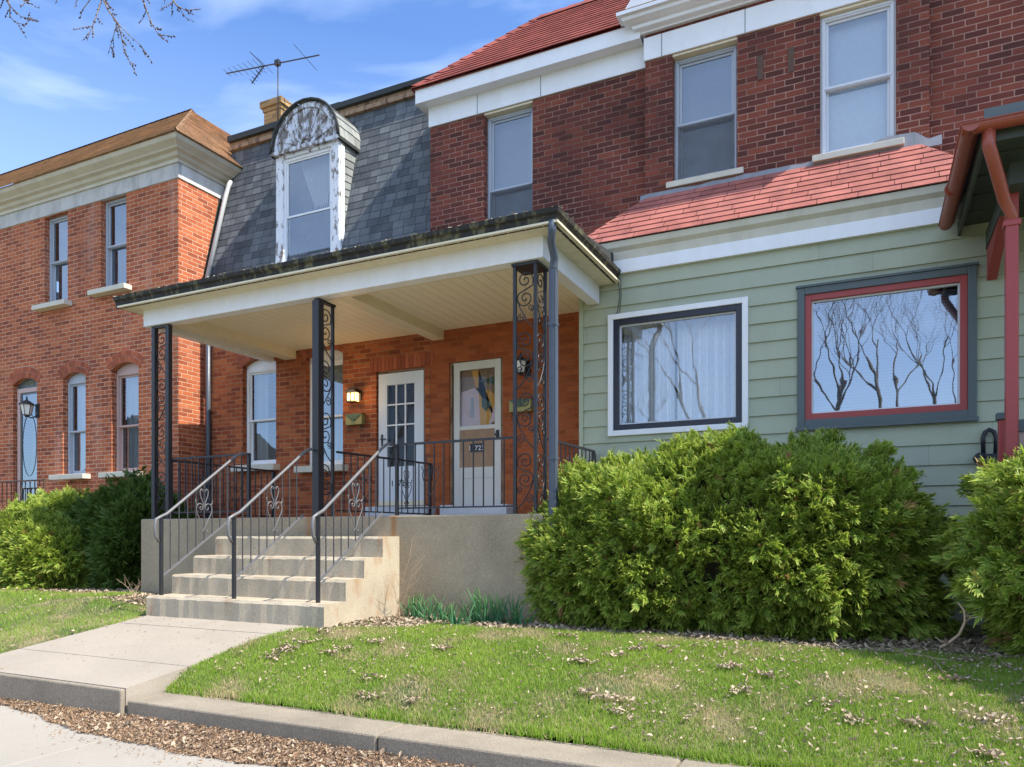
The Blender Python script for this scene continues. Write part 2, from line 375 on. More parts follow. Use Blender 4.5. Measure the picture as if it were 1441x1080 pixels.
def screen_mat():
    m = bpy.data.materials.new('insect_screen'); m.use_nodes = True; nt = m.node_tree; bs = nt.nodes['Principled BSDF']; bs.inputs['Base Color'].default_value = (.09,.095,.10,1); bs.inputs['Roughness'].default_value = .7
    t = N(nt,'ShaderNodeBsdfTransparent'); mx = N(nt,'ShaderNodeMixShader'); L(nt, ramp(nt, noise(nt, pos(nt), 5, 4), .3, .7, .42, .62), mx.inputs[0]); L(nt, t.outputs[0], mx.inputs[1]); L(nt, bs.outputs[0], mx.inputs[2]); L(nt, mx.outputs[0], nt.nodes['Material Output'].inputs[0]); return m
M['screen'] = screen_mat()
M['glass_mid'] = glass_mat('window_glass', .17, (.97,.98,1.), .02)
M['glass_dim'] = glass_mat('storm_glass', .0, (.9,.9,.9), .02, .7)
M['curtain'] = flat_mat('curtain', (.62,.62,.61), .9)
M['sheer'] = flat_mat('white_sheer', (.88,.88,.88), .9)
M['curtain_gray'] = flat_mat('grey_sheer', (.24,.25,.26), .9)
M['blind'] = flat_mat('blind', (.92,.94,.96), .6)
M['blind_gray'] = flat_mat('bug_screen', (.24,.26,.30), .8)
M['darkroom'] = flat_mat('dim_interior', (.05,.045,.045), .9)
M['door_white'] = paint_mat('storm_door_white', (.66,.70,.74), .4, .08)
M['door_cream'] = paint_mat('storm_door_cream', (.60,.59,.54), .45, .15)
M['plywood'] = peel_mat('brown_panel', (.30,.19,.12), (.40,.26,.15), .45, .6, 5, .4)
M['amber'] = flat_mat('amber_light', (.9,.6,.25), .4, ((1,.62,.22), 2.2))
M['lampglass'] = flat_mat('lamp_glass', (.75,.74,.68), .25)
M['black'] = flat_mat('black_plastic', (.012,.013,.02), .4)
M['foliage'] = leafy_mat('arborvitae', (.08,.16,.02), (.30,.44,.045), (.74,.76,.17), .40, dead=(.34,.19,.07))  # tips yellow by growth, brightened further as painted sun highlights
M['foliage_shaded'] = leafy_mat('yew_shaded', (.045,.09,.018), (.085,.15,.025), (.16,.24,.04), .25)  # dark green has the shade of the porch roof put into it
M['grass'] = leafy_mat('grass', (.085,.20,.018), (.27,.43,.04), (.50,.58,.11), .38, dead=(.50,.42,.22))
M['daffodil'] = leafy_mat('daffodil_leaf', (.05,.17,.075), (.10,.27,.12), (.24,.36,.10), .35)
M['leaf'] = leafy_mat('dry_leaf', (.17,.11,.065), (.62,.51,.37), (.50,.38,.25), .15, .8)
M['leafred'] = leafy_mat('needle_litter', (.26,.15,.08), (.52,.37,.24), (.50,.38,.25), .1, .8)
M['debris'] = flat_mat('dry_debris', (.42,.36,.27), .9)
M['bark'] = concrete_mat('bark', (.24,.19,.14), 4, dark=.8, spk=.8, rough_bump=.9)
M['twig'] = flat_mat('twig', (.20,.14,.09), .8)
M['stick'] = flat_mat('bare_stick', (.42,.30,.20), .8)
M['bud'] = flat_mat('bud', (.05,.025,.018), .7)
M['digit'] = flat_mat('digit', (.015,.015,.02), .5)
M['digitw'] = flat_mat('digit_white', (.75,.75,.75), .5)
def ground_mat():
    m, nt, bs = newmat('lawn_soil'); P = pos(nt)
    n = noise(nt, P, 1.1, 5, .6); n2 = noise(nt, P, 40, 4, .8)
    c = mixc(nt, ramp(nt, n, .42, .62), (.07,.10,.025), (.30,.24,.13))
    c = mixc(nt, 1., c, mixc(nt, n2, (.45,.45,.45), (1.5,1.5,1.5)), 'MULTIPLY')
    L(nt, c, bs.inputs['Base Color']); bs.inputs['Roughness'].default_value = .95; bump(nt, bs, n2, .8, .02); return m
M['lawn'] = ground_mat()
M['soil'] = concrete_mat('mulch_soil', (.13,.085,.055), 3, dark=.7, spk=1., rough_bump=1.)
M['road'] = concrete_mat('asphalt', (.06,.06,.06), 1, spk=.4)

# ------------------------------------------------------------------ planes of the street front (metres from the eye)
D = 9.8                     # wall under the porch, foot of the mansard, front of the dark brick house
DL = 9.24                   # front of the orange house on the left
DC = 9.66                   # projecting bay of the dark house
DG = 9.19                   # green siding
XS = -10.87                 # side wall of the orange house
XB = PX(605.5, D)           # party line mansard / dark house
XGL = PX(816, DG)           # left end of the green front
# ------------------------------------------------------------------ terrain
WXL, WXR = -7.545, -5.24    # front walk
def walk_lip(x, y):
    d_ = x-WXR; return .075*min(max(1-d_/1.1, 0), 1)*min(max((y-4.3)/.25, 0), 1)*(1-min(max((y-5.2)/.9, 0), 1)) if d_ > -.2 else 0
def lawn_z(x, y):
    t = min(max((y-4.25)/2.35, 0), 1); z = -1.262+(1-(1-t)**2)*.345
    if x < -7.2:
        k = min(max((-7.2-x)/1.6, 0), 1); z += .12*k*min(max((y-4.6)/1.6, 0), 1)
    return z + walk_lip(x, y) + .008*math.sin(x*3.1+y*1.7)
def sheet(name, x0, x1, y0, y1, nx, ny, fz, mat, skip=None):
    xs = np.linspace(x0, x1, nx+1); ys = np.linspace(y0, y1, ny+1)
    V = np.array([[x, y, fz(x, y)] for y in ys for x in xs]); Fc = []
    for j in range(ny):
        for i in range(nx):
            xm, ym = (xs[i]+xs[i+1])/2, (ys[j]+ys[j+1])/2
            if skip and skip(xm, ym): continue
            a = j*(nx+1)+i; Fc.append((a, a+1, a+nx+2, a+nx+1))
    Fc = np.array(Fc); uv = V[Fc.ravel()][:, :2]
    return np_mesh(name, V, Fc, mat, uv, True)
YK = 3.95                   # front of the kerb
kind(MB().face([(-300,-300,-1.60),(300,-300,-1.60),(300,300,-1.60),(-300,300,-1.60)]).build('ground', M['lawn']), 'structure')
kind(MB().face([(-120,-8.6,-1.55),(120,-8.6,-1.55),(120,-1.6,-1.55),(-120,-1.6,-1.55)]).build('road', M['road']), 'structure')
kind(MB().box(-120,120,-1.6,1.7,-1.58,-1.44).build('parkway', M['lawn']), 'structure')
kind(sheet('lawn', -26, 12, 4.315, 10.2, 190, 40, lawn_z, M['lawn'], lambda x, y: (WXL+.05 < x < WXR-.05 and y < 6.2) or (-9.2 < x < -3.3 and y > 7.5) or (-7.4 < x < -5.05 and y > 6.1)), 'structure')
# pavement slabs with open joints
mb = MB(); js = [-40]+[PX(157, 3.6)+.02+1.52*k for k in range(-18, 16)]
for a, b in zip(js[1:-1], js[2:]): mb.box(a+.006, b-.006, 1.7, 3.94, -1.56, -1.43)
kind(mb.build('pavement', M['pave'], bevel=.008), 'structure')
def strip_w(x): return np.clip(.06+(x+6.75)*.19, .05, .42)+.025*np.sin(x*4.3)+.018*np.sin(x*11.7)
def strip_mesh():
    xs = np.linspace(-30, 12, 700); V = []; Fc = []
    for i, x in enumerate(xs):
        w_ = float(strip_w(x))
        for j in range(5): V.append((x, YK+.02-w_*(1-j/4), -1.4285+.05*(j/4)**1.2+.004*math.sin(31*x+j)))
        if i: a = (i-1)*5; Fc += [(a+j, a+5+j, a+6+j, a+1+j) for j in range(4)]
    V = np.array(V); Fc = np.array(Fc); return np_mesh('gutter_strip', V, Fc, M['soil'], V[Fc.ravel()][:, :2], True)
kind(strip_mesh(), 'structure')
# kerb along the lawn, in lengths
mb = MB(); x = WXR+.03; ends = [PX(530, YK), -1.0, 1.4, 3.8, 6.2, 8.6]
for e in ends: mb.box(x, e-.006, YK, 4.33, -1.62, -1.262); x = e+.006
x = WXL-.03
for k in range(7): mb.box(x-2.4+.006, x-.006, YK+.02, 4.3, -1.62, -1.235); x -= 2.4
mb.box(WXL, WXR+.002, YK-.03, YK+.014, -1.62, -1.179)  # facing of the walk's front, its shade put into the darker colour
kind(mb.build('kerb', M['kerb'], bevel=.014), 'structure')
# front walk: sloping slabs
mb = MB()
def walkslab(y0, y1):
    z = lambda y: -1.178+(y-YK)/(5.985-YK)*.272
    a = [(WXL,y0,z(y0)),(WXR,y0,z(y0)),(WXR,y1,z(y1)),(WXL,y1,z(y1))]; b = [(p[0],p[1],p[2]-.22) for p in a]
    mb.face(a); mb.face(b[::-1])
    for i in range(4): mb.face([b[i], b[(i+1)%4], a[(i+1)%4], a[i]])
walkslab(YK+.016, 4.55); walkslab(4.558, 5.62); walkslab(5.632, 6.02)
kind(mb.build('walkway', M['walk']), 'structure')

# ------------------------------------------------------------------ building helpers
def wall(mb, x0, x1, z0, z1, Y, ops, depth=.22, arc_n=10):
    """front wall at Y with openings (x0,x1,z0,z1,rise); arched openings get a segmental head"""
    xs = sorted({x0, x1, *[o[0] for o in ops], *[o[1] for o in ops]}); zs = sorted({z0, z1, *[o[2] for o in ops], *[o[3] for o in ops]})
    for i in range(len(xs)-1):
        for j in range(len(zs)-1):
            xm, zm = (xs[i]+xs[i+1])/2, (zs[j]+zs[j+1])/2
            if any(o[0] < xm < o[1] and o[2] < zm < o[3] for o in ops): continue
            mb.face([(xs[i],Y,zs[j]),(xs[i+1],Y,zs[j]),(xs[i+1],Y,zs[j+1]),(xs[i],Y,zs[j+1])])
    for a, b, c, d, rise in ops:
        s = d-rise; q = Y+depth
        mb.face([(a,Y,c),(a,q,c),(a,q,s),(a,Y,s)][::-1]); mb.face([(b,Y,c),(b,q,c),(b,q,s),(b,Y,s)])
        mb.face([(a,Y,c),(b,Y,c),(b,q,c),(a,q,c)])
        if rise <= 0: mb.face([(a,Y,d),(b,Y,d),(b,q,d),(a,q,d)][::-1]); continue
        pts = arc_pts(a, b, s, rise, arc_n)
        for (xa, za), (xb, zb) in zip(pts, pts[1:]):
            mb.face([(xa,Y,za),(xb,Y,zb),(xb,Y,d),(xa,Y,d)]); mb.face([(xa,Y,za),(xa,q,za),(xb,q,zb),(xb,Y,zb)])
def arc_geo(a, b, s, rise):
    h = (b-a)/2; Rr = (h*h+rise*rise)/(2*rise); cz = s+rise-Rr; th = math.asin(h/Rr); return (a+b)/2, cz, Rr, th
def arc_pts(a, b, s, rise, n=10):
    cx, cz, Rr, th = arc_geo(a, b, s, rise)
    return [(cx+Rr*math.sin(-th+2*th*i/n), cz+Rr*math.cos(-th+2*th*i/n)) for i in range(n+1)]
def arch_bricks(parent, a, b, s, rise, Y, rings=2):
    cx, cz, Rr, th = arc_geo(a, b, s, rise); th2 = th*1.10
    band = MB(); n = 18; R1 = Rr+rings*.108+.004
    for i in range(n):
        t0, t1 = -th2+2*th2*i/n, -th2+2*th2*(i+1)/n
        P = lambda r, t: (cx+r*math.sin(t), Y-.003, cz+r*math.cos(t))
        if abs(t0) > th or abs(t1) > th: r0 = Rr+.002
        else: r0 = Rr+.002
        band.face([P(r0,t0), P(r0,t1), P(R1,t1), P(R1,t0)])
    ob = band.build('brick_arch', M['mortar'], parent)
    mb = MB()
    for g in range(rings):
        r0 = Rr+.008+g*.108; r1 = r0+.098; cnt = max(6, int(2*th2*r0/.078)); off = .008/r0
        for i in range(cnt):
            t0, t1 = -th2+2*th2*i/cnt+off/2, -th2+2*th2*(i+1)/cnt-off/2
            P = lambda r, t, y: (cx+r*math.sin(t), y, cz+r*math.cos(t))
            ru = (random.random()*40, random.random()*40); uv = [ru]*4
            j = random.uniform(0,.004)
            A = [P(r0,t0,Y-.008-j), P(r0,t1,Y-.008-j), P(r1,t1,Y-.008-j), P(r1,t0,Y-.008-j)]; B = [(p[0],Y-.001,p[2]) for p in A]
            mb.face(A, uv)
            for k in range(4): mb.face([B[k], B[(k+1)%4], A[(k+1)%4], A[k]], uv)
    mb.build('arch_bricks', M['arch_brick'], ob)
M['mortar'] = concrete_mat('mortar', (.50,.36,.27), 2, spk=.3)
def drape(x0, x1, z0, z1, y, amp=.03, per=.11, gap=None):
    mb = MB(); n = max(8, int((x1-x0)/per*6)); ph = random.random()*6
    xs = [x0+(x1-x0)*i/n for i in range(n+1)]
    f = lambda x: y+amp*(math.sin(x/per*6.283+ph)+.5*math.sin(x/per*2.7+ph*2))
    for a, b in zip(xs, xs[1:]):
        if gap and gap[0] < (a+b)/2 < gap[1]: continue
        mb.face([(a,f(a),z0),(b,f(b),z0),(b,f(b),z1),(a,f(a),z1)], smooth=True)
    return mb
def slats(x0, x1, z0, z1, y, st=.028):
    mb = MB(); z = z0
    while z < z1-st:
        mb.face([(x0,y,z),(x1,y,z),(x1,y+.012,z+st*.93),(x0,y+.012,z+st*.93)]); z += st
    return mb
def window(house, x0, x1, z0, z1, Y, fmat, fw=.055, head=0, sill=None, inside='curtain', meet=.5, glass='glass', imat=None, label=None, gmat=None, yoff=0, storm=True, screen=False):
    """sash window set with its face at Y: frame (part) > panes, sill, curtain"""
    mb = MB(); zt = z1-head
    mb.frame(x0, x1, z0, zt, Y, Y+.09, fw)
    if head: mb.box(x0, x1, Y+.01, Y+.08, zt, z1+.02)
    zm = z0+(zt-z0)*meet
    mb.frame(x0+fw, x1-fw, zm-.018, zt-fw, Y+.03, Y+.055, .03)
    mb.frame(x0+fw, x1-fw, z0+fw, zm+.018, Y+.062, Y+.09, .03, .036, .05)
    if storm: mb.frame(x0+.02, x1-.02, z0+.02, zt-.02, Y-.012, Y+.002, .022); mb.box(x0+.04, x1-.04, Y-.010, Y+.002, zm-.014, zm+.014)
    f = mb.build('window', fmat, house, label, bevel=.004)
    g = MB()
    g.face([(x0+fw+.03,Y+.045,zm),(x1-fw-.03,Y+.045,zm),(x1-fw-.03,Y+.045,zt-fw-.03),(x0+fw+.03,Y+.045,zt-fw-.03)])
    g.build('pane', M[glass], f)
    g = MB(); g.face([(x0+fw+.03,Y+.076,z0+fw+.05),(x1-fw-.03,Y+.076,z0+fw+.05),(x1-fw-.03,Y+.076,zm-.018),(x0+fw+.03,Y+.076,zm-.018)])
    g.build('pane', M[glass], f)
    if screen:
        MB().face([(x0+.03,Y-.004,z0+.03),(x1-.03,Y-.004,z0+.03),(x1-.03,Y-.004,zm),(x0+.03,Y-.004,zm)]).build('bug_screen', M['screen'], f)
    if sill:
        a, b, c, d, sm = sill
        MB().box(a, b, Y-.26 if sm != 'thin' else Y-.135, Y+.03, c, d).build('sill', M['stone_sill'], f, bevel=.006)
    if inside == 'curtain': drape(x0, x1, z0, zt, Y+.20).build('curtain', M[imat or 'curtain'], f)
    elif inside == 'blind': drape(x0, x1, z0, zt, Y+.16, .004, .5).build('blind', M[imat or 'blind'], f)
    elif inside == 'split':
        drape(x0, x1, z0, zt, Y+.2, gap=(x0+(x1-x0)*.42, x0+(x1-x0)*.9)).build('curtain', M[imat or 'curtain'], f)
    return f
M['stone_sill'] = paint_mat('stone_sill', (.62,.58,.48), .8, .3, (.3,.27,.22))
def lap(mb, org, ud, sd, nd, Ls, n, u0, u1, th=.012, uvo=(0,0), row=None):
    """courses of boards or shingles overlapping down a slope; u0/u1 are functions of the distance s up the slope"""
    org, ud, sd, nd = Vector(org), Vector(ud), Vector(sd), Vector(nd); h = Ls/n; rowh = row or h
    for i in range(n):
        s0, s1 = i*h, (i+1)*h
        a0, b0, a1, b1 = u0(s0), u1(s0), u0(s1), u1(s1)
        p = [org+ud*a0+sd*s0+nd*th, org+ud*b0+sd*s0+nd*th, org+ud*b1+sd*s1+nd*.001, org+ud*a1+sd*s1+nd*.001]
        e = 1e-4
        uv = [(a0+uvo[0], (i+e)*rowh), (b0+uvo[0], (i+e)*rowh), (b1+uvo[0], (i+1-e)*rowh), (a1+uvo[0], (i+1-e)*rowh)]
        mb.face(p, uv)
        q = [org+ud*a0+sd*s0+nd*.0, org+ud*b0+sd*s0+nd*.0]
        mb.face([q[0], q[1], p[1], p[0]], [uv[0], uv[1], uv[1], uv[0]])
def text(s, size, loc, mat, parent=None, rot=(math.pi/2, 0, 0), ext=.004, name='house_number', label=None):
    cu = bpy.data.curves.new('t', 'FONT'); cu.body = s; cu.size = size; cu.extrude = ext; cu.align_x = 'CENTER'; cu.space_character = 1.1
    t = bpy.data.objects.new('t', cu); COL.objects.link(t)
    dg = bpy.context.evaluated_depsgraph_get(); me = bpy.data.meshes.new_from_object(t.evaluated_get(dg)); bpy.data.objects.remove(t)
    me.materials.clear(); me.materials.append(mat)
    o = bpy.data.objects.new(name, me); COL.objects.link(o); o.rotation_euler = rot
    lv = Vector(loc)
    if parent is not None: o.parent = parent; lv = lv-Vector(parent['org'])
    o.location = lv
    if label: o['label'] = label
    return o

# ================================================================== ORANGE BRICK HOUSE (left)
XLL = -19.5
hl = thing('brick_house', 'orange brick house with white cornice and tan hip roof, left of the porch', 'house', (XLL, DL, -.9))
def opL(u0, u1, vt, vb, rise=0, uv=None):
    a, b = PX(u0, DL), PX(u1, DL); um = (u0+u1)/2
    return (a, b, PZ(um, vb, DL), PZ(um, vt, DL), rise)
oL = [opL(62.5, 95.3, 302, 429), opL(141.7, 177.8, 277, 407.5), opL(88.6, 120.5, 524, 669, .10), opL(156.9, 195, 510, 665.5, .11), opL(18, 52, 532, 755, .12)]
ztop = PZ(251, 229.7, DL); zfr = PZ(251, 250.5, DL)
mb = MB(); wall(mb, XLL, XS, -1.2, ztop, DL, oL)
mb.face([(XS,DL,-1.2),(XS,18,-1.2),(XS,18,ztop),(XS,DL,ztop)]); mb.face([(XLL,18,-1.2),(XLL,DL,-1.2),(XLL,DL,ztop),(XLL,18,ztop)]); mb.face([(XS,18,-1.2),(XLL,18,-1.2),(XLL,18,ztop),(XS,18,ztop)])
mb.build('wall', M['brick_orange'], hl)
for a, b, c, d, r in oL[2:]: arch_bricks(hl, a, b, d-r, r, DL)
# frieze band and cornice with mitred corner
MB().box(XLL, XS+.02, DL-.02, DL+.05, zfr, ztop-.002).build('frieze', M['stone_band'], hl, 'weathered grey stone frieze band')
MB().box(XS-.03, XS+.021, DL+.052, 10.6, zfr, ztop-.002).build('frieze', M['white_dirty'], hl)
prof = [(0,ztop),(.05,ztop),(.06,ztop+.05),(.12,ztop+.07),(.15,ztop+.12),(.22,ztop+.135),(.24,ztop+.16),(.34,ztop+.22),(.37,ztop+.265),(.37,ztop+.29),(0,ztop+.29)]
mb = MB(); mb.prism(prof, (XLL,DL), (XS,DL), ((0,-1),(1,-1))); mb.build('cornice', M['cornice'], hl)
mb = MB(); mb.prism(prof, (XS,DL), (XS,10.32), ((1,-1),(1,0))); mb.build('cornice', M['cornice'], hl)
# hip roof with lapped shingles
ze = ztop+.292; Ye = DL-.40; Xe = XS+.40; s_ = 2.56; k_ = .875
sl = math.sqrt(1+k_*k_)
mb = MB()
lap(mb, (0,Ye,ze), (1,0,0), (0,1/sl,k_/sl), (0,-k_/sl,1/sl), s_*sl, 26, lambda s: XLL-.3, lambda s: Xe-s/sl, .016)
lap(mb, (Xe,0,ze), (0,1,0), (-1/sl,0,k_/sl), (k_/sl,0,1/sl), s_*sl, 26, lambda s: Ye+s/sl, lambda s: Ye+2*s_-s/sl+1.2, .016)
zr = ze+k_*s_
mb.face([(XLL-.3,Ye+s_,zr),(Xe-s_,Ye+s_,zr),(Xe-s_,Ye+s_+1.2,zr),(XLL-.3,Ye+s_+1.2,zr)])
mb.face([(XLL-.3,Ye+s_+1.2,zr),(Xe-s_,Ye+s_+1.2,zr),(Xe,Ye+2*s_+1.2,ze),(XLL-.3,Ye+2*s_+1.2,ze)])
mb.face([(XLL,Ye,ze-.01),(Xe,Ye,ze-.01),(Xe,18,ze-.01),(XLL,18,ze-.01)])
rf = mb.build('roof', M['tanroof'], hl)
mb = MB()                                     # hip and ridge caps
for k in range(22):
    t0, t1 = k/22, (k+1.25)/22
    p = lambda t: Vector((Xe-s_*t, Ye+s_*t, ze+k_*s_*t+.02))
    a, b = p(t0), p(min(t1,1)); o = Vector((.09,.09,0)); dn = Vector((0,0,-.05)); lift = Vector((0,0,.02))
    mb.face([a-Vector((.11,-.0,.06))+lift, a+lift, b, b-Vector((.11,0,.06))]); mb.face([a+lift, a+Vector((0,.13,-.06))+lift, b+Vector((0,.13,-.06)), b])
for k in range(40):
    x1 = Xe-s_-k*.17; x0 = x1-.2
    mb.face([(x0,Ye+s_-.12,zr-.07),(x1,Ye+s_-.12,zr-.055),(x1,Ye+s_,zr+.045),(x0,Ye+s_,zr+.02)]); mb.face([(x0,Ye+s_,zr+.02),(x1,Ye+s_,zr+.045),(x1,Ye+s_+.12,zr),(x0,Ye+s_+.12,zr)])
mb.build('ridge_cap', M['tanroof'], rf)
for i, (o, si) in enumerate(zip(oL[:4], [(52,98,437,430),(130.5,182,419,412),(76,124,675,669),(145.6,198,671.5,664.5)])):
    a, b, c, d, r = o; yw = DL+.10
    sx0, sx1 = PX(si[0], DL-.05), PX(si[1], DL-.05)
    f = window(hl, a, b, c, d, yw, M['alumgray'] if i != 3 else M['pinktrim'], .05, head=r+.05 if r else 0, inside='curtain', imat='curtain_gray' if i < 2 else 'curtain', sill=(sx0, sx1, c-.085, c+.005, 1), meet=.5 if i < 2 else .47)
# entrance door with arched transom
a, b, c, d, r = oL[4]
dr = MB().frame(a, b, c, d-.16, DL+.09, DL+.16, .045).box(a, b, DL+.1, DL+.15, d-.16, d+.02).build('door', M['slate'], hl, 'dark framed front door with oval glass under an arched transom')
MB().frame(a+.05, b-.0, c, d-.19, DL+.06, DL+.10, .085).box(a+.13, b-.085, DL+.065, DL+.095, c+.42, c+.52).build('storm_frame', M['pinktrim'], dr)
MB().frame(a+.14, b-.09, c+.56, d-.28, DL+.075, DL+.09, .03).build('inner_frame', M['slate'], dr)
MB().face([(a+.13,DL+.085,c+.1),(b-.085,DL+.085,c+.1),(b-.085,DL+.085,d-.27),(a+.13,DL+.085,d-.27)]).build('pane', M['glass'], dr)
drape(a+.1, b-.05, c+.1, d-.25, DL+.3, .01, .3).build('curtain', M['curtain_gray'], dr)
cx, cz = (a+b)/2+.02, (c+d)/2+.25
MB().tube([(cx+.22*math.sin(t), DL+.082, cz+.62*math.cos(t)) for t in [i*2*math.pi/32 for i in range(33)]], .005, 5).build('oval_trim', M['slate'], dr)
text('11721', .11, (cx, DL+.094, d-.13), M['brass'], dr, name='house_number')
# small stoop of that house with its rusty rail
MB().box(-17, -13.5, 8.55, DL-.01, -1.1, .22).build('stoop', M['concrete'], hl, bevel=.01)
rr = thing('porch_railing', 'rusty thin iron railing on the stoop at the far left edge', 'railing', (-14.4, 8.6, .22))
mb = MB()
mb.bar((-16.6,8.62,1.02), (-13.55,8.62,1.02), .012).bar((-16.6,8.62,.36), (-13.55,8.62,.36), .009).build('top_rail', M['rusty'], rr)
mb = MB()
for k in range(22): x = -16.5+k*.14; mb.bar((x,8.62,.30), (x,8.62,1.02), .007)
for x in (-15.0,-13.56): mb.bar((x,8.62,.22), (x,8.62,1.05), .016)
mb.bar((-13.56,8.62,1.02), (-13.56,9.2,1.02), .011)
mb.build('baluster_row', M['rusty'], rr)
# lantern beside that door
def coach_lantern(loc, s, label, group=None, glassm='lampglass', metal='iron'):
    x, y, z = loc
    t = thing('wall_lantern', label, 'lantern', loc, group)
    mb = MB().box(x+.02*s, x+.12*s, y-.02*s, y, z-.13*s, z+.13*s)
    mb.tube([(x+.07*s,y-.01,z-.08*s),(x+.05*s,y-.10*s,z-.14*s),(x,y-.16*s,z-.11*s)], .012*s, 6)
    mb.tube([(x,y-.16*s,z-.13*s),(x,y-.16*s,z-.10*s),(x,y-.16*s,z-.09*s)], [.02*s,.05*s,.075*s], 8, smooth=False)
    mb.tube([(x,y-.16*s,z+.095*s),(x,y-.16*s,z+.115*s),(x,y-.16*s,z+.17*s),(x,y-.16*s,z+.185*s),(x,y-.16*s,z+.26*s)], [.135*s,.13*s,.05*s,.02*s,.008*s], 8, smooth=False)
    for k in range(6):
        a = k*math.pi/3; c, sn = math.cos(a), math.sin(a)
        mb.tube([(x+.07*s*c,y-.16*s+.07*s*sn,z-.09*s),(x+.11*s*c,y-.16*s+.11*s*sn,z+.1*s)], .006*s, 4)
    mb.build('lantern_body', M[metal], t)
    MB().tube([(x,y-.16*s,z-.088*s),(x,y-.16*s,z+.095*s)], [.066*s,.103*s], 6, smooth=False).build('lamp_glass', M[glassm], t)
    return t
coach_lantern((PX(50,DL), DL, PZ(52,579,DL)), 1.05, 'dark coach lantern on the orange brick right of the arched door')

# ================================================================== MANSARD ROWHOUSE
hm = thing('mansard_rowhouse', 'brick rowhouse behind the porch with grey shingled mansard roof and arched dormer', 'house', (-8.5, D, -.9))
def opD(u0, u1, vt, vb, rise=0, um=None):
    a, b = PX(u0, D), PX(u1, D); um = um or (u0+u1)/2
    return (a, b, PZ(um, vb, D), PZ(um, vt, D), rise)
XM0 = XS+.003; XSEAM = PX(597, D)+.36
oM = [opD(341.5, 388.5, 504, 655.5, .10), opD(430.5, 482.5, 491, 656.5, .11), opD(529.5, 597.5, 519.5, 722, 0)]
FL = .24
mb = MB(); oM[2] = (oM[2][0], oM[2][1], FL, oM[2][3], 0)
wall(mb, XM0, XB, -1.2, 4.60, D, oM); mb.build('wall', M['brick_porch'], hm)
for a, b, c, d, r in oM[:2]: arch_bricks(hm, a, b, d-r, r, D, 2)
a, b, c, d, r = oM[2]                           # soldier course over the white door
mb = MB(); x = a-.12
while x < b+.1:
    ru = (random.random()*40, random.random()*40)
    mb.box(x+.004, x+.066, D-.006, D-.0005, d+.005, d+.205); x += .074
    for q in range(6): mb.uv[-1-q] = [ru]*4
mb.build('soldier_course', M['arch_brick'], hm)
mb = MB()
mb.face([(XM0,18,-1.2),(XM0,18,7.1),(XB,18,7.1),(XB,18,-1.2)]); mb.build('wall', M['brick_porch'], hm)
for i, (o, su) in enumerate(zip(oM[:2], ((331,391),(419.5,487)))):
    a, b, c, d, r = o
    window(hm, a, b, c, d, D+.09, M['white'], .06, head=r+.06, inside='split' if i == 0 else 'curtain', imat='curtain', sill=(PX(su[0],D-.06), PX(su[1],D-.06), c-.10, c+.004, 1), meet=.47)
# door with nine-light storm door
def storm_step(u0, u1):
    x0, x1 = PX(u0, D-.2), PX(u1, D-.2)
    MB().box(x0, x1, D-.28, D+.1, FL, FL+.215).build('door_sill', M['stepwhite'], hm if u0 < 600 else hd, bevel=.008)
M['stepwhite'] = paint_mat('painted_step', (.55,.58,.62), .6, .35, (.25,.22,.2))
storm_step(518, 603)
a, b, c, d, r = oM[2]; a += .03; b -= .03; zb = FL+.22; zt = PZ(562, 524.5, D+.03)
yd = D+.02
MB().frame(oM[2][0], oM[2][1], zb-.0, d, D+.05, D+.12, .03).build('door_frame', M['wood_old'], hm)
g0, g1 = PX(544.5, yd), PX(583, yd); gz0, gz1 = PZ(563, 656.5, yd), PZ(563, 541, yd)
mb = MB().box(a, g0, yd, yd+.045, zb+.02, zt).box(g1, b, yd, yd+.045, zb+.02, zt).box(g0, g1, yd, yd+.045, gz1, zt).box(g0, g1, yd, yd+.045, zb+.02, gz0)
mb.box(g0-.02, g1+.02, yd-.006, yd-.0005, zb+.12, gz0-.12)
dw = mb.build('door', M['door_white'], hm, 'white storm door with a nine-light glass panel', bevel=.004)
mb = MB()
for i in (1,2): x = g0+(g1-g0)*i/3; mb.box(x-.011, x+.011, yd+.005, yd+.028, gz0, gz1)
for i in (1,2,3): z = gz0+(gz1-gz0)*i/4+.01; mb.box(g0, g1, yd+.004, yd+.029, z-.011, z+.011)
mb.build('muntin', M['white'], dw)
MB().face([(g0,yd+.02,gz0),(g1,yd+.02,gz0),(g1,yd+.02,gz1),(g0,yd+.02,gz1)]).build('pane', M['glass_dim'], dw)
MB().box(a+.02, b-.02, yd+.10, yd+.14, zb, zt).build('inner_door', M['darkdoor'] if 'darkdoor' in M else M['darkroom'], dw)
MB().box(a, b, yd-.002, yd-.0003, zb+.022, zb+.09).build('kick_strip', M['cream'], dw)
mb = MB().box(a+.055, a+.085, yd-.012, yd-.0005, PZ(536,628,yd), PZ(536,612,yd)).tube([(a+.07,yd-.04,PZ(536,619,yd)),(a+.17,yd-.045,PZ(536,619.5,yd))], .009, 6).tube([(a+.07,yd,PZ(536,619,yd)),(a+.07,yd-.04,PZ(536,619,yd))], .012, 6)
mb.build('handle', M['iron'], dw)
text('11722', .125, (PX(563,yd), yd-.008, PZ(563,684,yd)), M['digit'], dw)

# ---- mansard slope
SLP = .238; ZM0 = 4.56; ZM1 = 7.16
def MY(z): return D+SLP*(z-ZM0)
nl = math.sqrt(1+SLP*SLP)
mb = MB(); lap(mb, (0,D,ZM0), (1,0,0), (0,SLP/nl,1/nl), (0,-1/nl,SLP/nl), (ZM1-ZM0)*nl, 20, lambda s: XM0+.02, lambda s: XB, .006, (0,0), .13)
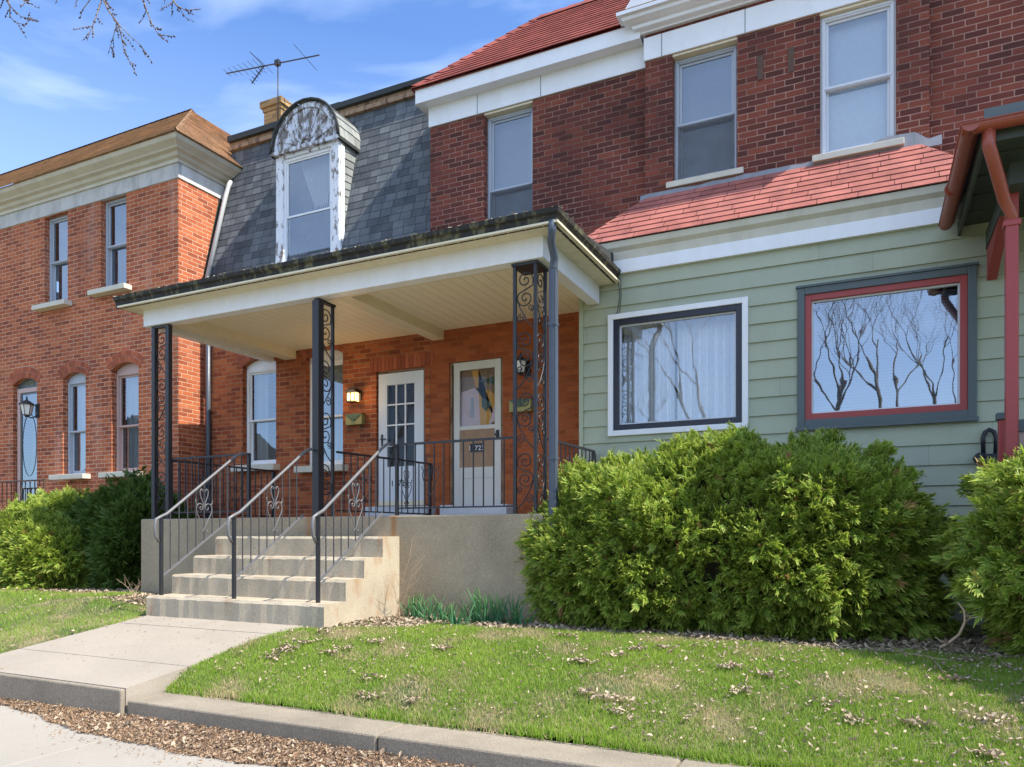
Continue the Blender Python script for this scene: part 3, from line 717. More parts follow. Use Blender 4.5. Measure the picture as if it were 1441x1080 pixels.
# dormer numbers first so the slope can be cut
YF = 9.77; dx0, dx1 = PX(388.5, YF), PX(476.7, YF)
roof = mb.build('mansard_roof', M['mansard'], hm)
MB().face([(XM0,MY(ZM1)+.02,ZM1),(XB,MY(ZM1)+.02,ZM1),(XB,18,7.3),(XM0,18,7.3)]).build('roof_deck', M['darkroof'], hm)
yt = MY(ZM1)
mb = MB().box(XM0, XB, yt-.07, yt+.10, ZM1, ZM1+.07); mb.box(XM0, XB, yt-.03, yt+.10, ZM1+.07, ZM1+.15); mb.build('roof_trim', M['wood_old'], hm, 'weathered bare wood trim along the roof edge')
mb = MB()
x = XM0
while x < XB: mb.box(x, min(x+1.3,XB), yt-.10, yt+.2, ZM1+.15+random.uniform(0,.01), ZM1+.235+random.uniform(-.01,.02)); x += 1.303
mb.build('roof_cap', M['darkroof'], hm)
# lead coloured flashing and slanted downspout beside the orange wall
def spt(z, off): return (XS+off, MY(z)-.05, z)
MB().tube([spt(6.50,.20),(XS+.19,MY(6.4)-.06,6.40),spt(6.2,.155),spt(4.5,.115)], .042, 8).build('downspout', M['spout_white'], hm, 'pale slanted downspout beside the mansard')
MB().face([(XS+.012,MY(4.5)-.06,4.5),(XS+.012,MY(4.5)+.12,4.5),(XS+.012,MY(6.4)+.12,6.4),(XS+.012,MY(6.4)-.06,6.4)]).build('flashing', M['sofdark'], hm)
mb = MB(); z = 4.55
while z < 6.15: mb.face([(XS+.010,MY(z)-.05,z),(XS+.010,MY(z)-.15,z+.02),(XS+.010,MY(z)-.05,z+.07)]); z += .0745
MB().tube([(PX(293,D-.06),D-.06,4.5),(PX(293,D-.06),D-.06,-.8)], .045, 8).build('downspout', M['spout_dark'], hm, 'slate coloured downspout on the porch wall')

# ---- dormer
zs_, za = PZ(385,220,YF), PZ(438,143,YF); zb_ = 4.30; cxm = (dx0+dx1)/2; rad = (dx1-dx0)/2+.035
do = MB()
fw = .15
do.box(dx0, dx0+fw, YF, YF+.12, zb_, zs_-.1); do.box(dx1-fw, dx1, YF, YF+.12, zb_, zs_-.1); do.box(dx0, dx1, YF-.004, YF+.12, zs_-.1, zs_)
do.face([(dx0-.03,YF-.003,zb_),(dx0,YF-.003,zb_),(dx0,YF-.003,zb_+.5),(dx0-.001,YF-.003,zb_+.6)]); do.face([(dx1,YF-.003,zb_),(dx1+.06,YF-.003,zb_),(dx1+.05,YF-.003,zb_+.3),(dx1,YF-.003,zb_+.55)])
dm = do.build('dormer', M['peel'], hm, 'arched dormer with peeling white paint and a fan panel')
n = 20; mb = MB()
arc = [(cxm+rad*math.cos(math.pi*i/n), zs_+(za-zs_)*math.sin(math.pi*i/n)) for i in range(n+1)]
for (xa, z1_), (xb, z2_) in zip(arc, arc[1:]): mb.face([(xa,YF-.02,z1_),(xb,YF-.02,z2_),(cxm,YF-.02,zs_)])
for i in range(1, 8):                          # sunburst ribs
    a = math.pi*i/8; c, s = math.cos(a), math.sin(a); px, pz = -s, c
    r0, r1 = .12, .60
    q = [(cxm+c*r0+px*.02, zs_+s*r0+pz*.02),(cxm+c*r0-px*.02, zs_+s*r0-pz*.02),(cxm+c*r1-px*.045, zs_+s*r1-pz*.045),(cxm+c*r1+px*.045, zs_+s*r1+pz*.045)]
    A = [(x,YF-.04,z) for x, z in q]; B = [(x,YF-.02,z) for x, z in q]
    mb.face(A)
    for k in range(4): mb.face([B[k],B[(k+1)%4],A[(k+1)%4],A[k]])
mb.tube([(cxm+.13*math.cos(math.pi*i/8), YF-.03, zs_+.13*math.sin(math.pi*i/8)) for i in range(9)], .022, 5)
mb.build('fan_panel', M['peelmore'], dm)
mb = MB(); arc2 = [(cxm+(rad-.035)*math.cos(math.pi*i/n), zs_+(za-zs_-.035)*math.sin(math.pi*i/n)) for i in range(n+1)]
for (p, q) in zip(arc2, arc2[1:]): mb.face([(p[0],YF-.05,p[1]),(q[0],YF-.05,q[1]),(cxm+(q[0]-cxm)*.9,YF-.05,zs_+(q[1]-zs_)*.9),(cxm+(p[0]-cxm)*.9,YF-.05,zs_+(p[1]-zs_)*.9)]); mb.face([(cxm+(p[0]-cxm)*.9,YF-.05,zs_+(p[1]-zs_)*.9),(cxm+(q[0]-cxm)*.9,YF-.05,zs_+(q[1]-zs_)*.9),(cxm+(q[0]-cxm)*.9,YF-.02,zs_+(q[1]-zs_)*.9),(cxm+(p[0]-cxm)*.9,YF-.02,zs_+(p[1]-zs_)*.9)])
mb.box(dx0-.05, dx1+.05, YF-.075, YF+.02, zs_-.045, zs_+.015)
mb.build('arch_trim', M['peelold'] if 'peelold' in M else M['peelmore'], dm)
mb = MB(); yb = YF+.95                          # barrel roof in lapped shingle courses
sharc = [(cxm+(rad+.02)*math.cos(math.pi*i/14), zs_+(za-zs_+.02)*math.sin(math.pi*i/14)) for i in range(15)]
L0 = 0
for i, (p, q) in enumerate(zip(sharc, sharc[1:])):
    nx, nz_ = math.cos(math.pi*(i+.0)/14), math.sin(math.pi*(i+.0)/14)
    e = .010 if i < 7 else 0; e2 = 0 if i < 7 else .010; n2x, n2z = math.cos(math.pi*(i+1)/14), math.sin(math.pi*(i+1)/14)
    A = (p[0]+nx*e, p[1]+nz_*e); B = (q[0]+n2x*e2, q[1]+n2z*e2)
    mb.face([(A[0],YF-.07,A[1]),(A[0],yb,A[1]),(B[0],yb,B[1]),(B[0],YF-.07,B[1])], [(0,i*.13+.001),(1,i*.13+.001),(1,i*.13+.129),(0,i*.13+.129)])
mb.build('barrel_roof', M['mansard2'], dm)
mb = MB(); mb.tube([(x,YF-.07,z) for x, z in sharc], .022, 6); mb.box(dx1+.015, dx1+.06, YF-.07, YF+.55, zs_-.045, zs_-.005); mb.box(dx0-.06, dx0-.015, YF-.07, YF+.55, zs_-.045, zs_-.005)
mb.build('roof_edge', M['darkroof'], dm)
nc = 12; hc = (zs_-4.95)/nc        # shingled cheeks
for sgn, xx in ((1, dx1-.012), (-1, dx0+.012)):
    mb = MB()
    for i in range(nc):
        z0, z1 = 4.95+i*hc, 4.95+(i+1)*hc
        A = [(xx+sgn*.014,YF+.1,z0-.02),(xx+sgn*.014,MY(z0)+.15,z0+.035),(xx+sgn*.002,MY(z1)+.15,z1+.035),(xx+sgn*.002,YF+.1,z1-.02)]
        mb.face(A, [(.3,i*.13+.001),(.3+MY(z0)-YF,i*.13+.001),(.3+MY(z1)-YF,i*.13+.129),(.3,i*.13+.129)])
        mb.face([(xx,YF+.1,z0-.02),(xx,MY(z0)+.15,z0+.035),A[1],A[0]])
    mb.build('cheek', M['mansard2'], dm)
MB().box(dx1-.001, dx1+.022, YF+.03, YF+.12, zb_+.3, zs_-.1).build('corner_board', M['peel'], dm)
wx0, wx1 = dx0+fw, dx1-fw
mb = MB().frame(wx0, wx1, zb_, zs_-.1, YF+.03, YF+.10, .045); zmid = PZ(430,298,YF)
mb.frame(wx0+.045, wx1-.045, zmid-.02, zs_-.145, YF+.05, YF+.075, .03); mb.frame(wx0+.045, wx1-.045, zb_+.045, zmid+.02, YF+.078, YF+.1, .03)
mb.build('sash', M['white'], dm)
MB().face([(wx0+.05,YF+.065,zb_+.05),(wx1-.05,YF+.065,zb_+.05),(wx1-.05,YF+.065,zs_-.15),(wx0+.05,YF+.065,zs_-.15)]).build('pane', M['glass'], dm)
mb = MB()
for k in range(14):                            # tied-back curtain
    x = wx0+.12+k*.05; mb.face([(x,YF+.25+.02*(k%2),zs_),(x+.05,YF+.25+.02*((k+1)%2),zs_),(cxm+.12+(x+.05-cxm)*.35,YF+.25+.02*((k+1)%2),zmid+.1),(cxm+.12+(x-cxm)*.35,YF+.25+.02*(k%2),zmid+.1)], smooth=True)
mb.build('curtain', M['curtain'], dm)
MB().box(dx0+.03, dx1-.03, YF+.5, YF+.52, zb_, zs_).build('dark_room_panel', M['darkroom'], dm)  # near-black panel standing in for the dim room behind the pane
# ---- chimney
ch = thing('chimney', 'yellow brick chimney stack rising behind the mansard ridge', 'chimney', (-10.85, 11.7, 6.8))
MB().box(-11.10, -10.66, 11.5, 12.0, 6.4, 8.50).build('stack', M['brick_yellow'], ch)
MB().box(-11.12, -10.64, 11.48, 12.02, 8.50, 8.58).box(-11.16, -10.60, 11.44, 12.06, 8.58, 8.70).build('cap', M['brick_yellow'], ch)
# ---- antenna
an = thing('tv_antenna', 'old rooftop TV antenna on a mast above the chimney', 'antenna', (-10.66, 11.42, 8.0))
P0 = Vector((-10.66, 11.42, PZ(395, 88, 11.42)))
MB().tube([(-10.66,11.42,8.0), P0+Vector((0,0,.06))], .012, 6).build('mast', M['antenna'], an)
bd = Vector((-.986,-.168,.0)); pd = Vector((.168,-.986,0))
mb = MB(); mb.bar(P0+bd*1.19, P0-bd*.92, .009); mb.box(P0.x-.05, P0.x+.05, P0.y-.05, P0.y+.03, P0.z-.05, P0.z+.05); mb.build('boom', M['antenna'], an)
for k in range(8):
    mb = MB()
    p = P0+bd*(1.17-k*.125); l = .12+.02*k; mb.bar(p+pd*l+Vector((0,0,.01)), p-pd*l+Vector((0,0,.01)), .003); mb.build('element', M['antenna'], an)
mb = MB()
for p, l in ((P0-bd*.62,.42),):
    mb.bar(p+pd*l, p-pd*l, .0035)
mb.build('element', M['antenna'], an)
mb = MB()
for s in (1,-1):                               # corner reflector
    q = P0+bd*.32; e = q+Vector((0,0,s*.30))+bd*.28*(1)
    mb.bar(q, e, .008)
    for k in range(6): r_ = q+(e-q)*(k+.5)/6; mb.bar(r_+pd*.09, r_-pd*.06, .005)
mb.build('reflector', M['antenna'], an)

# ================================================================== DARK BRICK HOUSE
hd = thing('dark_brick_house', 'dark red brick house with red hip roof and green sided ground floor', 'house', (-2.0, D, -.9))
XC = PX(908, DC); XR = PX(1308, DC); XE = 8.0
ZF = PZ(605.8, 180.6, D)              # bottom of the frieze
ZS = PZ(604.4, 154, D)                # soffit
def opU(u0, u1, vt, vb, Yp, rec=.17):
    q = Yp+rec; um = (u0+u1)/2
    return (PX(u0, q), PX(u1, q)+.02, PZ(um, vb, q), min(PZ(um, vt, q)+.02, ZF-.002), 0)
o1 = (PX(686,D+.1), PX(753.5,D+.1), 4.15, ZF-.002, 0)
o2 = opU(951, 1038, 80, 261, DC); o2 = (o2[0], o2[1], PZ(992, 254, DC+.12), ZF-.002, 0)
o3 = (PX(1154.5,DC+.1), PX(1261,DC+.05), PZ(1206, 218, DC+.12), ZF-.002, 0)
mb = MB()
oDoor = opD(632, 707.5, 507, 722, 0); oDoor = (oDoor[0], oDoor[1], FL, oDoor[3], 0)
wall(mb, XB+.002, XGL+.3, -1.2, 3.3, D+.0015, [oDoor])
mb.build('wall', M['brick_painted'], hd, 'orange painted brick wall under the porch')
mb = MB()
wall(mb, XB, XC, 3.3, ZS+.3, D, [o1], .2)
wall(mb, XC, XR, 3.3, ZS+.3, DC, [o2, o3], .2)
mb.face([(XC,DC,3.3),(XC,D,3.3),(XC,D,ZS+.3),(XC,DC,ZS+.3)][::-1])
wall(mb, XR, XE, -1.2, 9.5, D-.05, [])
mb.face([(XR,DC,3.3),(XR,D,3.3),(XR,D,ZS+.3),(XR,DC,ZS+.3)])
mb.face([(XB,D,3.3),(XB,18,3.3),(XB,18,ZS+.3),(XB,D,ZS+.3)]); mb.face([(XB,18,-1.2),(XE,18,-1.2),(XE,18,ZS+.3),(XB,18,ZS+.3)]); mb.face([(XE,D-.05,-1.2),(XE,18,-1.2),(XE,18,9.5),(XE,D-.05,9.5)])
mb.build('wall', M['brick_dark'], hd)
# iron tie slots left in the brick between the upper windows
for u, v0, v1 in ((1070,79,113),(1113,68,102)): MB().box(PX(u,DC)-.035, PX(u,DC)+.035, DC-.012, DC-.001, PZ(u,v1,DC), PZ(u,v0,DC)).build('wall_bracket', M['rustbrick'] if 'rustbrick' in M else M['rusty'], hd)
# frieze, eave and red hip roof of the left part
mb = MB().box(XB-.012, XC-.0, D-.03, D+.02, ZF, ZS)
mb.build('frieze', M['white'], hd)
for u, yj in ((673,D),(762,D),(932,DC),(1049,DC)):
    x = PX(u, yj); MB().box(x-.004, x+.004, yj-.033, yj-.0305, ZF, ZS).build('frieze_joint', M['slate'], hd)
YE = 9.6; XEL = PX(585, YE); ZT = PZ(585, 127.8, YE)
mb = MB().box(XEL, XC-.05, YE, D+.1, ZS, ZS+.012).box(XEL, XC-.05, YE-.012, YE+.012, ZS-.003, ZT).box(XEL-.012, XEL+.01, YE+.012, 14, ZS-.003, ZT).box(XEL+.01, XB, D+.1, 14, ZS, ZS+.012)
mb.build('eave', M['white'], hd)
k2 = 1.05; sl2 = math.sqrt(1+k2*k2); s2 = 1.46; y0 = YE-.05; x0 = XEL-.05; zz = ZT+.01
mb = MB()
lap(mb, (0,y0,zz), (1,0,0), (0,1/sl2,k2/sl2), (0,-k2/sl2,1/sl2), s2*sl2, 16, lambda s: x0+s/sl2, lambda s: XC+.15+s*.25, .014)
lap(mb, (x0,0,zz), (0,-1,0), (1/sl2,0,k2/sl2), (-k2/sl2,0,1/sl2), s2*sl2, 16, lambda s: -(y0+6-s/sl2), lambda s: -(y0+s/sl2), .014)
zr2 = zz+k2*s2
mb.face([(x0+s2,y0+s2,zr2),(XE,y0+s2,zr2),(XE,y0+2*s2+3,zz),(x0,y0+2*s2+3,zz)]); mb.face([(x0,y0,zz-.02),(XE,DC,zz-.02),(XE,18,zz-.02),(x0,18,zz-.02)])
rfd = mb.build('roof', M['redroof'], hd)
mb = MB()
for k in range(11):
    t0, t1 = k/11, min((k+1.3)/11, 1); p = lambda t: Vector((x0+s2*t, y0+s2*t, zz+k2*s2*t+.03))
    a, b = p(t0), p(t1); mb.face([a+Vector((.14,0,-.02)), a+Vector((0,0,.02)), b, b+Vector((.14,0,-.04))]); mb.face([a+Vector((0,0,.02)), a+Vector((0,.14,-.02)), b+Vector((0,.14,-.04)), b])
for k in range(10):
    xa = x0+s2+k*.25; mb.face([(xa,y0+s2-.12,zr2-.09),(xa+.3,y0+s2-.12,zr2-.09),(xa+.3,y0+s2,zr2+.03),(xa,y0+s2,zr2+.045)])
mb.build('ridge_cap', M['redroof'], rfd)
# projecting bay: frieze, brick strip, moulded cornice and the foot of its gable
MB().box(XC-.012, XR+.01, DC-.03, DC+.02, ZF, ZS).build('frieze', M['white'], hd)
zc0 = ZS+.055
prof = [(0,zc0),(.05,zc0),(.055,zc0+.02),(.13,zc0+.035),(.14,zc0+.075),(.17,zc0+.08),(.24,zc0+.11),(.25,zc0+.15),(.30,zc0+.155),(.30,zc0+.20),(0,zc0+.20)]
mb = MB().prism(prof, (XC,DC), (XR+.2,DC), ((-1,-1),(0,-1))).prism(prof, (XC,DC), (XC,DC+.6), ((-1,-1),(-1,0))); mb.build('cornice', M['white'], hd)
MB().box(XC-.3, XR+.3, DC-.30, DC, zc0+.2, zc0+.212).build('cornice_top', M['wood_old'], hd)
gx = XC-.02; mb = MB()
mb.face([(gx+.15,DC-.03,zc0+.2),(XR+.3,DC-.03,zc0+.2),(XR+.3,DC-.03,zc0+3),(gx+2.2,DC-.03,zc0+3)]); mb.build('gable', M['brick_dark'], hd)
mb = MB(); A = [(gx-.25,zc0+.212),(gx+.12,zc0+.212),(gx+2.3,zc0+3.0),(gx+1.93,zc0+3.0)]
f_, b_ = [(x,DC-.20,z) for x, z in A], [(x,DC+.05,z) for x, z in A]
mb.face(f_); mb.face(b_[::-1])
for i in range(4): mb.face([b_[i],b_[(i+1)%4],f_[(i+1)%4],f_[i]])
mb.build('rake_board', M['white'], hd)
# upper windows
for i, (o, Yp) in enumerate(((o1, D), (o2, DC), (o3, DC))):
    a, b, c, d, r = o
    window(hd, a, b, c, d-.03, Yp+(.10 if i < 2 else .055), M['alumgray'] if i < 2 else M['alum'], .06, inside='blind', imat=('blind_gray','blind_gray','blind')[i], meet=(.46,.47,.49)[i], screen=i < 2,
           sill=(a-.08, b+.08, c-.07, c+.004, 'thin') if i else None, glass='glass')
    MB().box(a-.0, b+.0, Yp+.002, Yp+.19, d-.03, d-.001).build('lintel', M['cream'], hd)
# storm door of the dark house
storm_step(622.5, 716)
a, b, c, d, r = oDoor
MB().frame(a, b, FL+.21, d, D+.03, D+.1, .035).build('door_frame', M['wood_old'], hd)
a, b = PX(638.5, yd), PX(704.7, yd); zb = FL+.22; zt = PZ(672, 508, yd); zmid = PZ(672, 601.5, yd); z3 = PZ(672, 657.5, yd)
mb = MB().frame(a, b, zb+.01, zt, yd, yd+.04, .10, .12, .02).box(a+.1, b-.1, yd+.002, yd+.038, zmid-.03, zmid+.03).box(a+.1, b-.1, yd+.004, yd+.036, zb+.03, z3).box(a+.13, b-.13, yd-.004, yd+.004, z3-.16, z3-.15)
d2 = mb.build('door', M['door_cream'], hd, 'cream storm door patched with brown board', bevel=.003)
MB().box(a+.1, b-.1, yd+.012, yd+.028, z3, zmid-.03).build('lower_panel', M['plywood'], d2)
MB().face([(a+.1,yd+.02,zmid),(b-.1,yd+.02,zmid),(b-.1,yd+.02,zt-.1),(a+.1,yd+.02,zt-.1)]).build('pane', M['glass_dim'], d2)
M['ochre'] = flat_mat('ochre_sheet', (.70,.38,.08), .8); M['pinkish'] = flat_mat('pale_sheet', (.72,.58,.60), .8)
ia, ib = a+.1, b-.1; H = zt-.1-zmid; W_ = ib-ia; yy = yd+.06
MB().face([(ia,yy,zmid),(ib,yy,zmid),(ib,yy,zt-.1),(ia,yy,zt-.1)]).build('backing', M['plywood'], d2)
def poly(pts, y, mat): MB().face([(ia+W_*p, y, zmid+H*q) for p, q in pts]).build('paper_patch', mat, d2)
poly([(0,0),(.55,0),(.55,.55),(.38,.68),(0,.62)], yy-.004, M['pinkish']); poly([(.55,0),(1,.1),(1,.52),(.8,.62),(.42,.68),(.3,.98),(.5,.98),(.5,.6)], yy-.008, M['ochre'])
poly([(.58,.52),(.85,.4),(.72,.26),(.6,.34)], yy-.012, M['verdigris']); poly([(.78,.02),(1,.12),(1,.45)], yy-.012, M['pinkish']); poly([(.5,.78),(1,.84),(1,.7)], yy-.012, M['verdigris']); poly([(.25,.18),(.38,.18),(.36,.52),(.28,.52)], yy-.006, M['slateblue'] if 'slateblue' in M else M['alumgray'])
MB().tube([(b-.05,yd-.05,zmid-.13),(b-.05,yd,zmid-.13)], .028, 8).box(b-.075, b-.025, yd-.012, yd-.0005, zmid-.2, zmid-.06).build('handle', M['iron'], d2)
MB().box(PX(661.5,yd), PX(680,yd), yd-.001, yd+.010, PZ(670,636,yd), PZ(670,624.5,yd)).build('number_plate', M['digit'], d2)
text('11723', .10, (PX(670.5,yd), yd-.004, PZ(670,634,yd)), M['digitw'], d2)

# ---- green sided ground-floor addition (part of the dark house)
ZG1 = PZ(1210, 334, DG)               # bottom of the white frieze
w1 = [PX(857,DG), PX(1053.5,DG), (PZ(857,616.7,DG)+PZ(1053,601.6,DG))/2, PZ(955,432,DG)]
w2 = [PX(1122.5,DG), PX(1374,DG), PZ(1250,595,DG), PZ(1250,391.5,DG)]
ge = .215; zl0 = PZ(822,485,DG)-ge*18
mb = MB(); z = zl0
holes = [(w1[0]+.04,w1[1]-.04,w1[2]+.04,w1[3]-.04),(w2[0]+.03,w2[1]-.03,w2[2]+.03,w2[3]-.03)]
XGE = XE-.5
while z < ZG1:
    z0, z1 = z, min(z+ge, ZG1+.02); z += ge
    if z1 < -1.2: continue
    xs = [(XGL+.055, XGE)]
    cuts = sorted([z0, z1]+[q for h in holes for q in h[2:4] if z0 < q < z1])
    for ca, cb in zip(cuts, cuts[1:]):
        seg = [(XGL+.055, XGE)]
        for h in holes:
            if h[2] < (ca+cb)/2 < h[3]: seg = [s for q in seg for s in ((q[0], min(q[1],h[0])), (max(q[0],h[1]), q[1])) if s[1] > s[0]+.001]
        for p, q in seg:
            ya, yb_ = DG-.022*(1-(ca-z0)/ge), DG-.022*(1-(cb-z0)/ge)
            mb.face([(p,ya,ca),(q,ya,ca),(q,yb_,cb),(p,yb_,cb)])
            if ca == z0: mb.face([(p,DG,ca),(q,DG,ca),(q,ya,ca),(p,ya,ca)])
for h in holes:
    for X_ in (h[0], h[1]): mb.face([(X_,DG-.02,h[2]),(X_,DG+.2,h[2]),(X_,DG+.2,h[3]),(X_,DG-.02,h[3])])
    for Z_ in (h[2], h[3]): mb.face([(h[0],DG-.02,Z_),(h[1],DG-.02,Z_),(h[1],DG+.2,Z_),(h[0],DG+.2,Z_)])
gs = mb.build('green_siding', M['green'], hd, 'sage green lapped siding of the ground floor')
mb = MB().box(XGL, XGL+.055, DG-.032, D, -1.2, ZG1).box(XGL+.03, XGL+.05, D, D+.3, -1.2, ZG1).box(XGE-.05, XGE, DG, D+.1, -1.2, ZG1); mb.build('corner_board', M['greentrim'], hd)
mb = MB().box(XGL, XGE, DG-.06, DG+.02, ZG1, ZG1+.16); mb.build('frieze', M['white'], hd)
YV = 9.05; ZV = PZ(940,327,YV)
prof = [(0,ZG1+.16),(.05,ZG1+.16),(.07,ZV-.11),(.12,ZV-.07),(.14,ZV),(0,ZV)]
mb = MB().prism(prof, (XGL,DG), (XGE,DG), ((-.3,-1),(0,-1))).prism(prof, (XGL,DG), (XGL,D), ((-.3,-1),(-.3,0))); mb.build('eave_moulding', M['eavecream'] if 'eavecream' in M else M['cornice'], hd)
zr3 = PZ(940,275,DC); dy = DC-YV; dz = zr3-ZV; ls = math.hypot(dy, dz); sdv = (0, dy/ls, dz/ls); nv = (0, -dz/ls, dy/ls)
ax0, ax1, bx1, bx0 = XGL-.07, PX(912,DC), .39, 1.10
mb = MB(); lap(mb, (0,YV-.02,ZV+.005), (1,0,0), sdv, nv, ls, 8, lambda s: ax0+(ax1-ax0)*s/ls, lambda s: bx0+(bx1-bx0)*s/ls, .012, (0,0), .115)
mb.face([(ax0,YV,ZV),(ax1,DC,zr3),(ax0,D,ZV)]); mb.face([(bx0,YV,ZV),(bx1,DC,zr3),(bx0,DC+.1,ZV)]); mb.face([(ax0,YV,ZV-.002),(XGE,YV,ZV-.002),(XGE,D,ZV-.002),(ax0,D,ZV-.002)])
lr = mb.build('lower_roof', M['salmon'], hd, 'salmon red shingled skirt roof')
mb = MB()
for k in range(7):
    t0, t1 = k/7, min((k+1.2)/7,1)
    for (xa, xb, yb2, sg) in ((ax0,ax1,DC,1),(bx0,bx1,DC,-1)):
        p = lambda t: Vector((xa+(xb-xa)*t, YV+(yb2-YV)*t, ZV+dz*t+.028)); a_, b_ = p(t0), p(t1)
        mb.face([a_+Vector((sg*.13,0,0)), a_+Vector((0,0,.015)), b_, b_+Vector((sg*.13,0,-.015))]); mb.face([a_+Vector((0,0,.015)), a_+Vector((-sg*.03,.1,0)), b_+Vector((-sg*.03,.1,-.015)), b_])
mb.build('hip_cap', M['salmon'], lr)
mb = MB(); n = 26; rs = random.Random(3); pr = []
for i in range(n+1):
    x = ax1-.1+(bx1+.35-ax1)*i/n; pr.append((x, .06+rs.uniform(-.012,.012)+(.10 if x > -.1 and x < .45 else 0)))
for (xa, ha), (xb, hb) in zip(pr, pr[1:]): mb.face([(xa,DC-.03,zr3-.05),(xb,DC-.03,zr3-.05),(xb,DC-.012,zr3+hb),(xa,DC-.012,zr3+ha)])
mb.build('flashing', M['flash'], lr)
# picture windows
def picture(x0, x1, z0, z1, outm, inm, wo, wi, label, inside):
    f = MB().frame(x0, x1, z0, z1, DG-.055, DG+.02, wo).build('window', outm, hd, label, bevel=.005)
    MB().frame(x0+wo, x1-wo, z0+wo, z1-wo, DG-.035, DG+.06, wi).build('inner_frame', inm, f, bevel=.004)
    MB().frame(x0+wo+wi, x1-wo-wi, z0+wo+wi, z1-wo-wi, DG+.005, DG+.05, .018).build('bead', M['alum'], f)
    a, b, c, d = x0+wo+wi, x1-wo-wi, z0+wo+wi, z1-wo-wi
    MB().face([(a,DG+.03,c),(b,DG+.03,c),(b,DG+.03,d),(a,DG+.03,d)]).build('pane', M['glass_pic' if inside != 'drape' else 'glass_mid'], f)
    if inside == 'drape':
        drape(a-.05, b+.05, c-.1, d+.1, DG+.30, .035, .10, gap=(a+(b-a)*.43, a+(b-a)*.475)).build('curtain', M['sheer'], f)
    else: slats(a-.02, b+.02, c, d, DG+.12, .034).build('blind', M['blind_gray'], f)
picture(*w1, M['white'], M['navy'], .068, .072 , 'picture window with white casing, dark inner frame and sheer curtains', 'drape')
picture(*w2, M['slate'], M['redtrim'], .080, .068 , 'picture window with slate casing, red inner frame and blinds', 'blind')
MB().box(w2[0]-.015, w2[1]+.015, DG-.075, DG-.02, w2[2]-.04, w2[2]).build('window_sill', M['slate'], hd); MB().box(w2[0]-.015, w2[1]+.015, DG-.07, DG-.02, w2[3], w2[3]+.025).build('drip_cap', M['slate'], hd)
# black looped hook on the siding
hx, hz_ = PX(1392, DG-.05), PZ(1392, 628, DG)
t = thing('hose_hanger', 'black looped metal hanger on the green siding right of the red framed window', 'hanger', (hx, DG-.03, hz_-.17))
mb = MB(); yq = DG-.06
mb.tube([(hx-.052,yq,hz_-.12),(hx-.055,yq,hz_+.08),(hx-.035,yq,hz_+.14),(hx,yq,hz_+.165),(hx+.04,yq,hz_+.14),(hx+.06,yq,hz_+.08),(hx+.055,yq,hz_-.12)], .022, 7); mb.build('loop', M['black'], t)
MB().box(hx-.07, hx+.07, DG-.13, DG-.02, hz_-.175, hz_-.09).tube([(hx-.09,DG-.13,hz_-.13),(hx-.09,DG-.02,hz_-.13)], .055, 12).build('hanger_base', M['black'], t, bevel=.01)
# loose cable at the gutter end
xx = PX(869, DG-.06); mb = MB()
for s in (0, .03): mb.tube([(xx-.08+s,DG-.12,PZ(868,375,DG)),(xx+.02+s,DG-.08,PZ(869,400,DG)),(xx+.03+s*.5,DG-.06,PZ(869,420,DG)),(xx+.0+s,DG-.06,PZ(869,440,DG)),(xx-.03+s,DG-.05,w1[3]-.01)], .005, 5)
tag(mb.build('loose_cable', M['black']), 'thin black cable dangling from the gutter end over green siding', 'cable')

# ================================================================== RED PORCH AT THE RIGHT EDGE
hp = thing('entry_porch', 'small entry porch with rust red gutter and downspout at the right edge', 'porch', (1.1, 7.2, -.95))
gx, gy, gz_ = .66, 7.0, 3.26
def half_gutter(mb, p, q, r=.062, n=9):
    p, q = Vector(p), Vector(q); t = (q-p).normalized(); sd_ = t.cross(Vector((0,0,1)))
    ring = [(sd_*math.cos(a)+Vector((0,0,1))*(-math.sin(a)))*r for a in [math.pi*i/n for i in range(n+1)]]
    for a, b in zip(ring, ring[1:]): mb.face([p+a, q+a, q+b, p+b], smooth=True)
    for e in (p, q): mb.face([e+a for a in ring])
    mb.tube([p+ring[0], q+ring[0]], .009, 5); mb.tube([p+ring[-1], q+ring[-1]], .009, 5)
mb = MB(); half_gutter(mb, (gx-.02,DG-.1,gz_), (gx,gy-.06,gz_), .064); half_gutter(mb, (gx-.06,gy,gz_), (4.5,gy,gz_), .064)
mb.tube([(gx-.035,8.2,gz_),(gx-.03,8.17,gz_)], .068, 12)
mb.build('gutter', M['redgutter'], hp)
sp = (PX(1423.5,7.38), 7.38)
mb = MB(); mb.tube([(gx+.13,gy+.02,gz_-.05),(gx+.13,gy+.03,gz_-.17),(gx+.17,gy+.10,gz_-.27),(sp[0]-.06,sp[1]-.06,gz_-.50),(sp[0],sp[1],gz_-.60),(sp[0],sp[1],gz_-.72)], .048, 10)
mb.build('elbow', M['redgutter'], hp)
MB().box(sp[0]-.045, sp[0]+.045, sp[1]-.04, sp[1]+.04, -.95, gz_-.66).box(sp[0]-.062, sp[0]+.062, sp[1]-.048, sp[1]+.048, gz_-.72, gz_-.67).build('downspout', M['redtrim'], hp, bevel=.008)
mb = MB(); mb.box(gx+.09, 4.5, gy+.08, DG-.03, gz_-.02, gz_+.0); mb.box(gx+.09, gx+.12, gy+.08, DG-.03, gz_-.12, gz_-.02); mb.box(gx+.12, 4.5, gy+.08, gy+.11, gz_-.12, gz_-.02)
for k in range(1,5): mb.box(gx+.12, 4.5, gy+.1+k*.42, gy+.14+k*.42, gz_-.035, gz_-.021)
mb.build('soffit', M['sofdark'], hp)
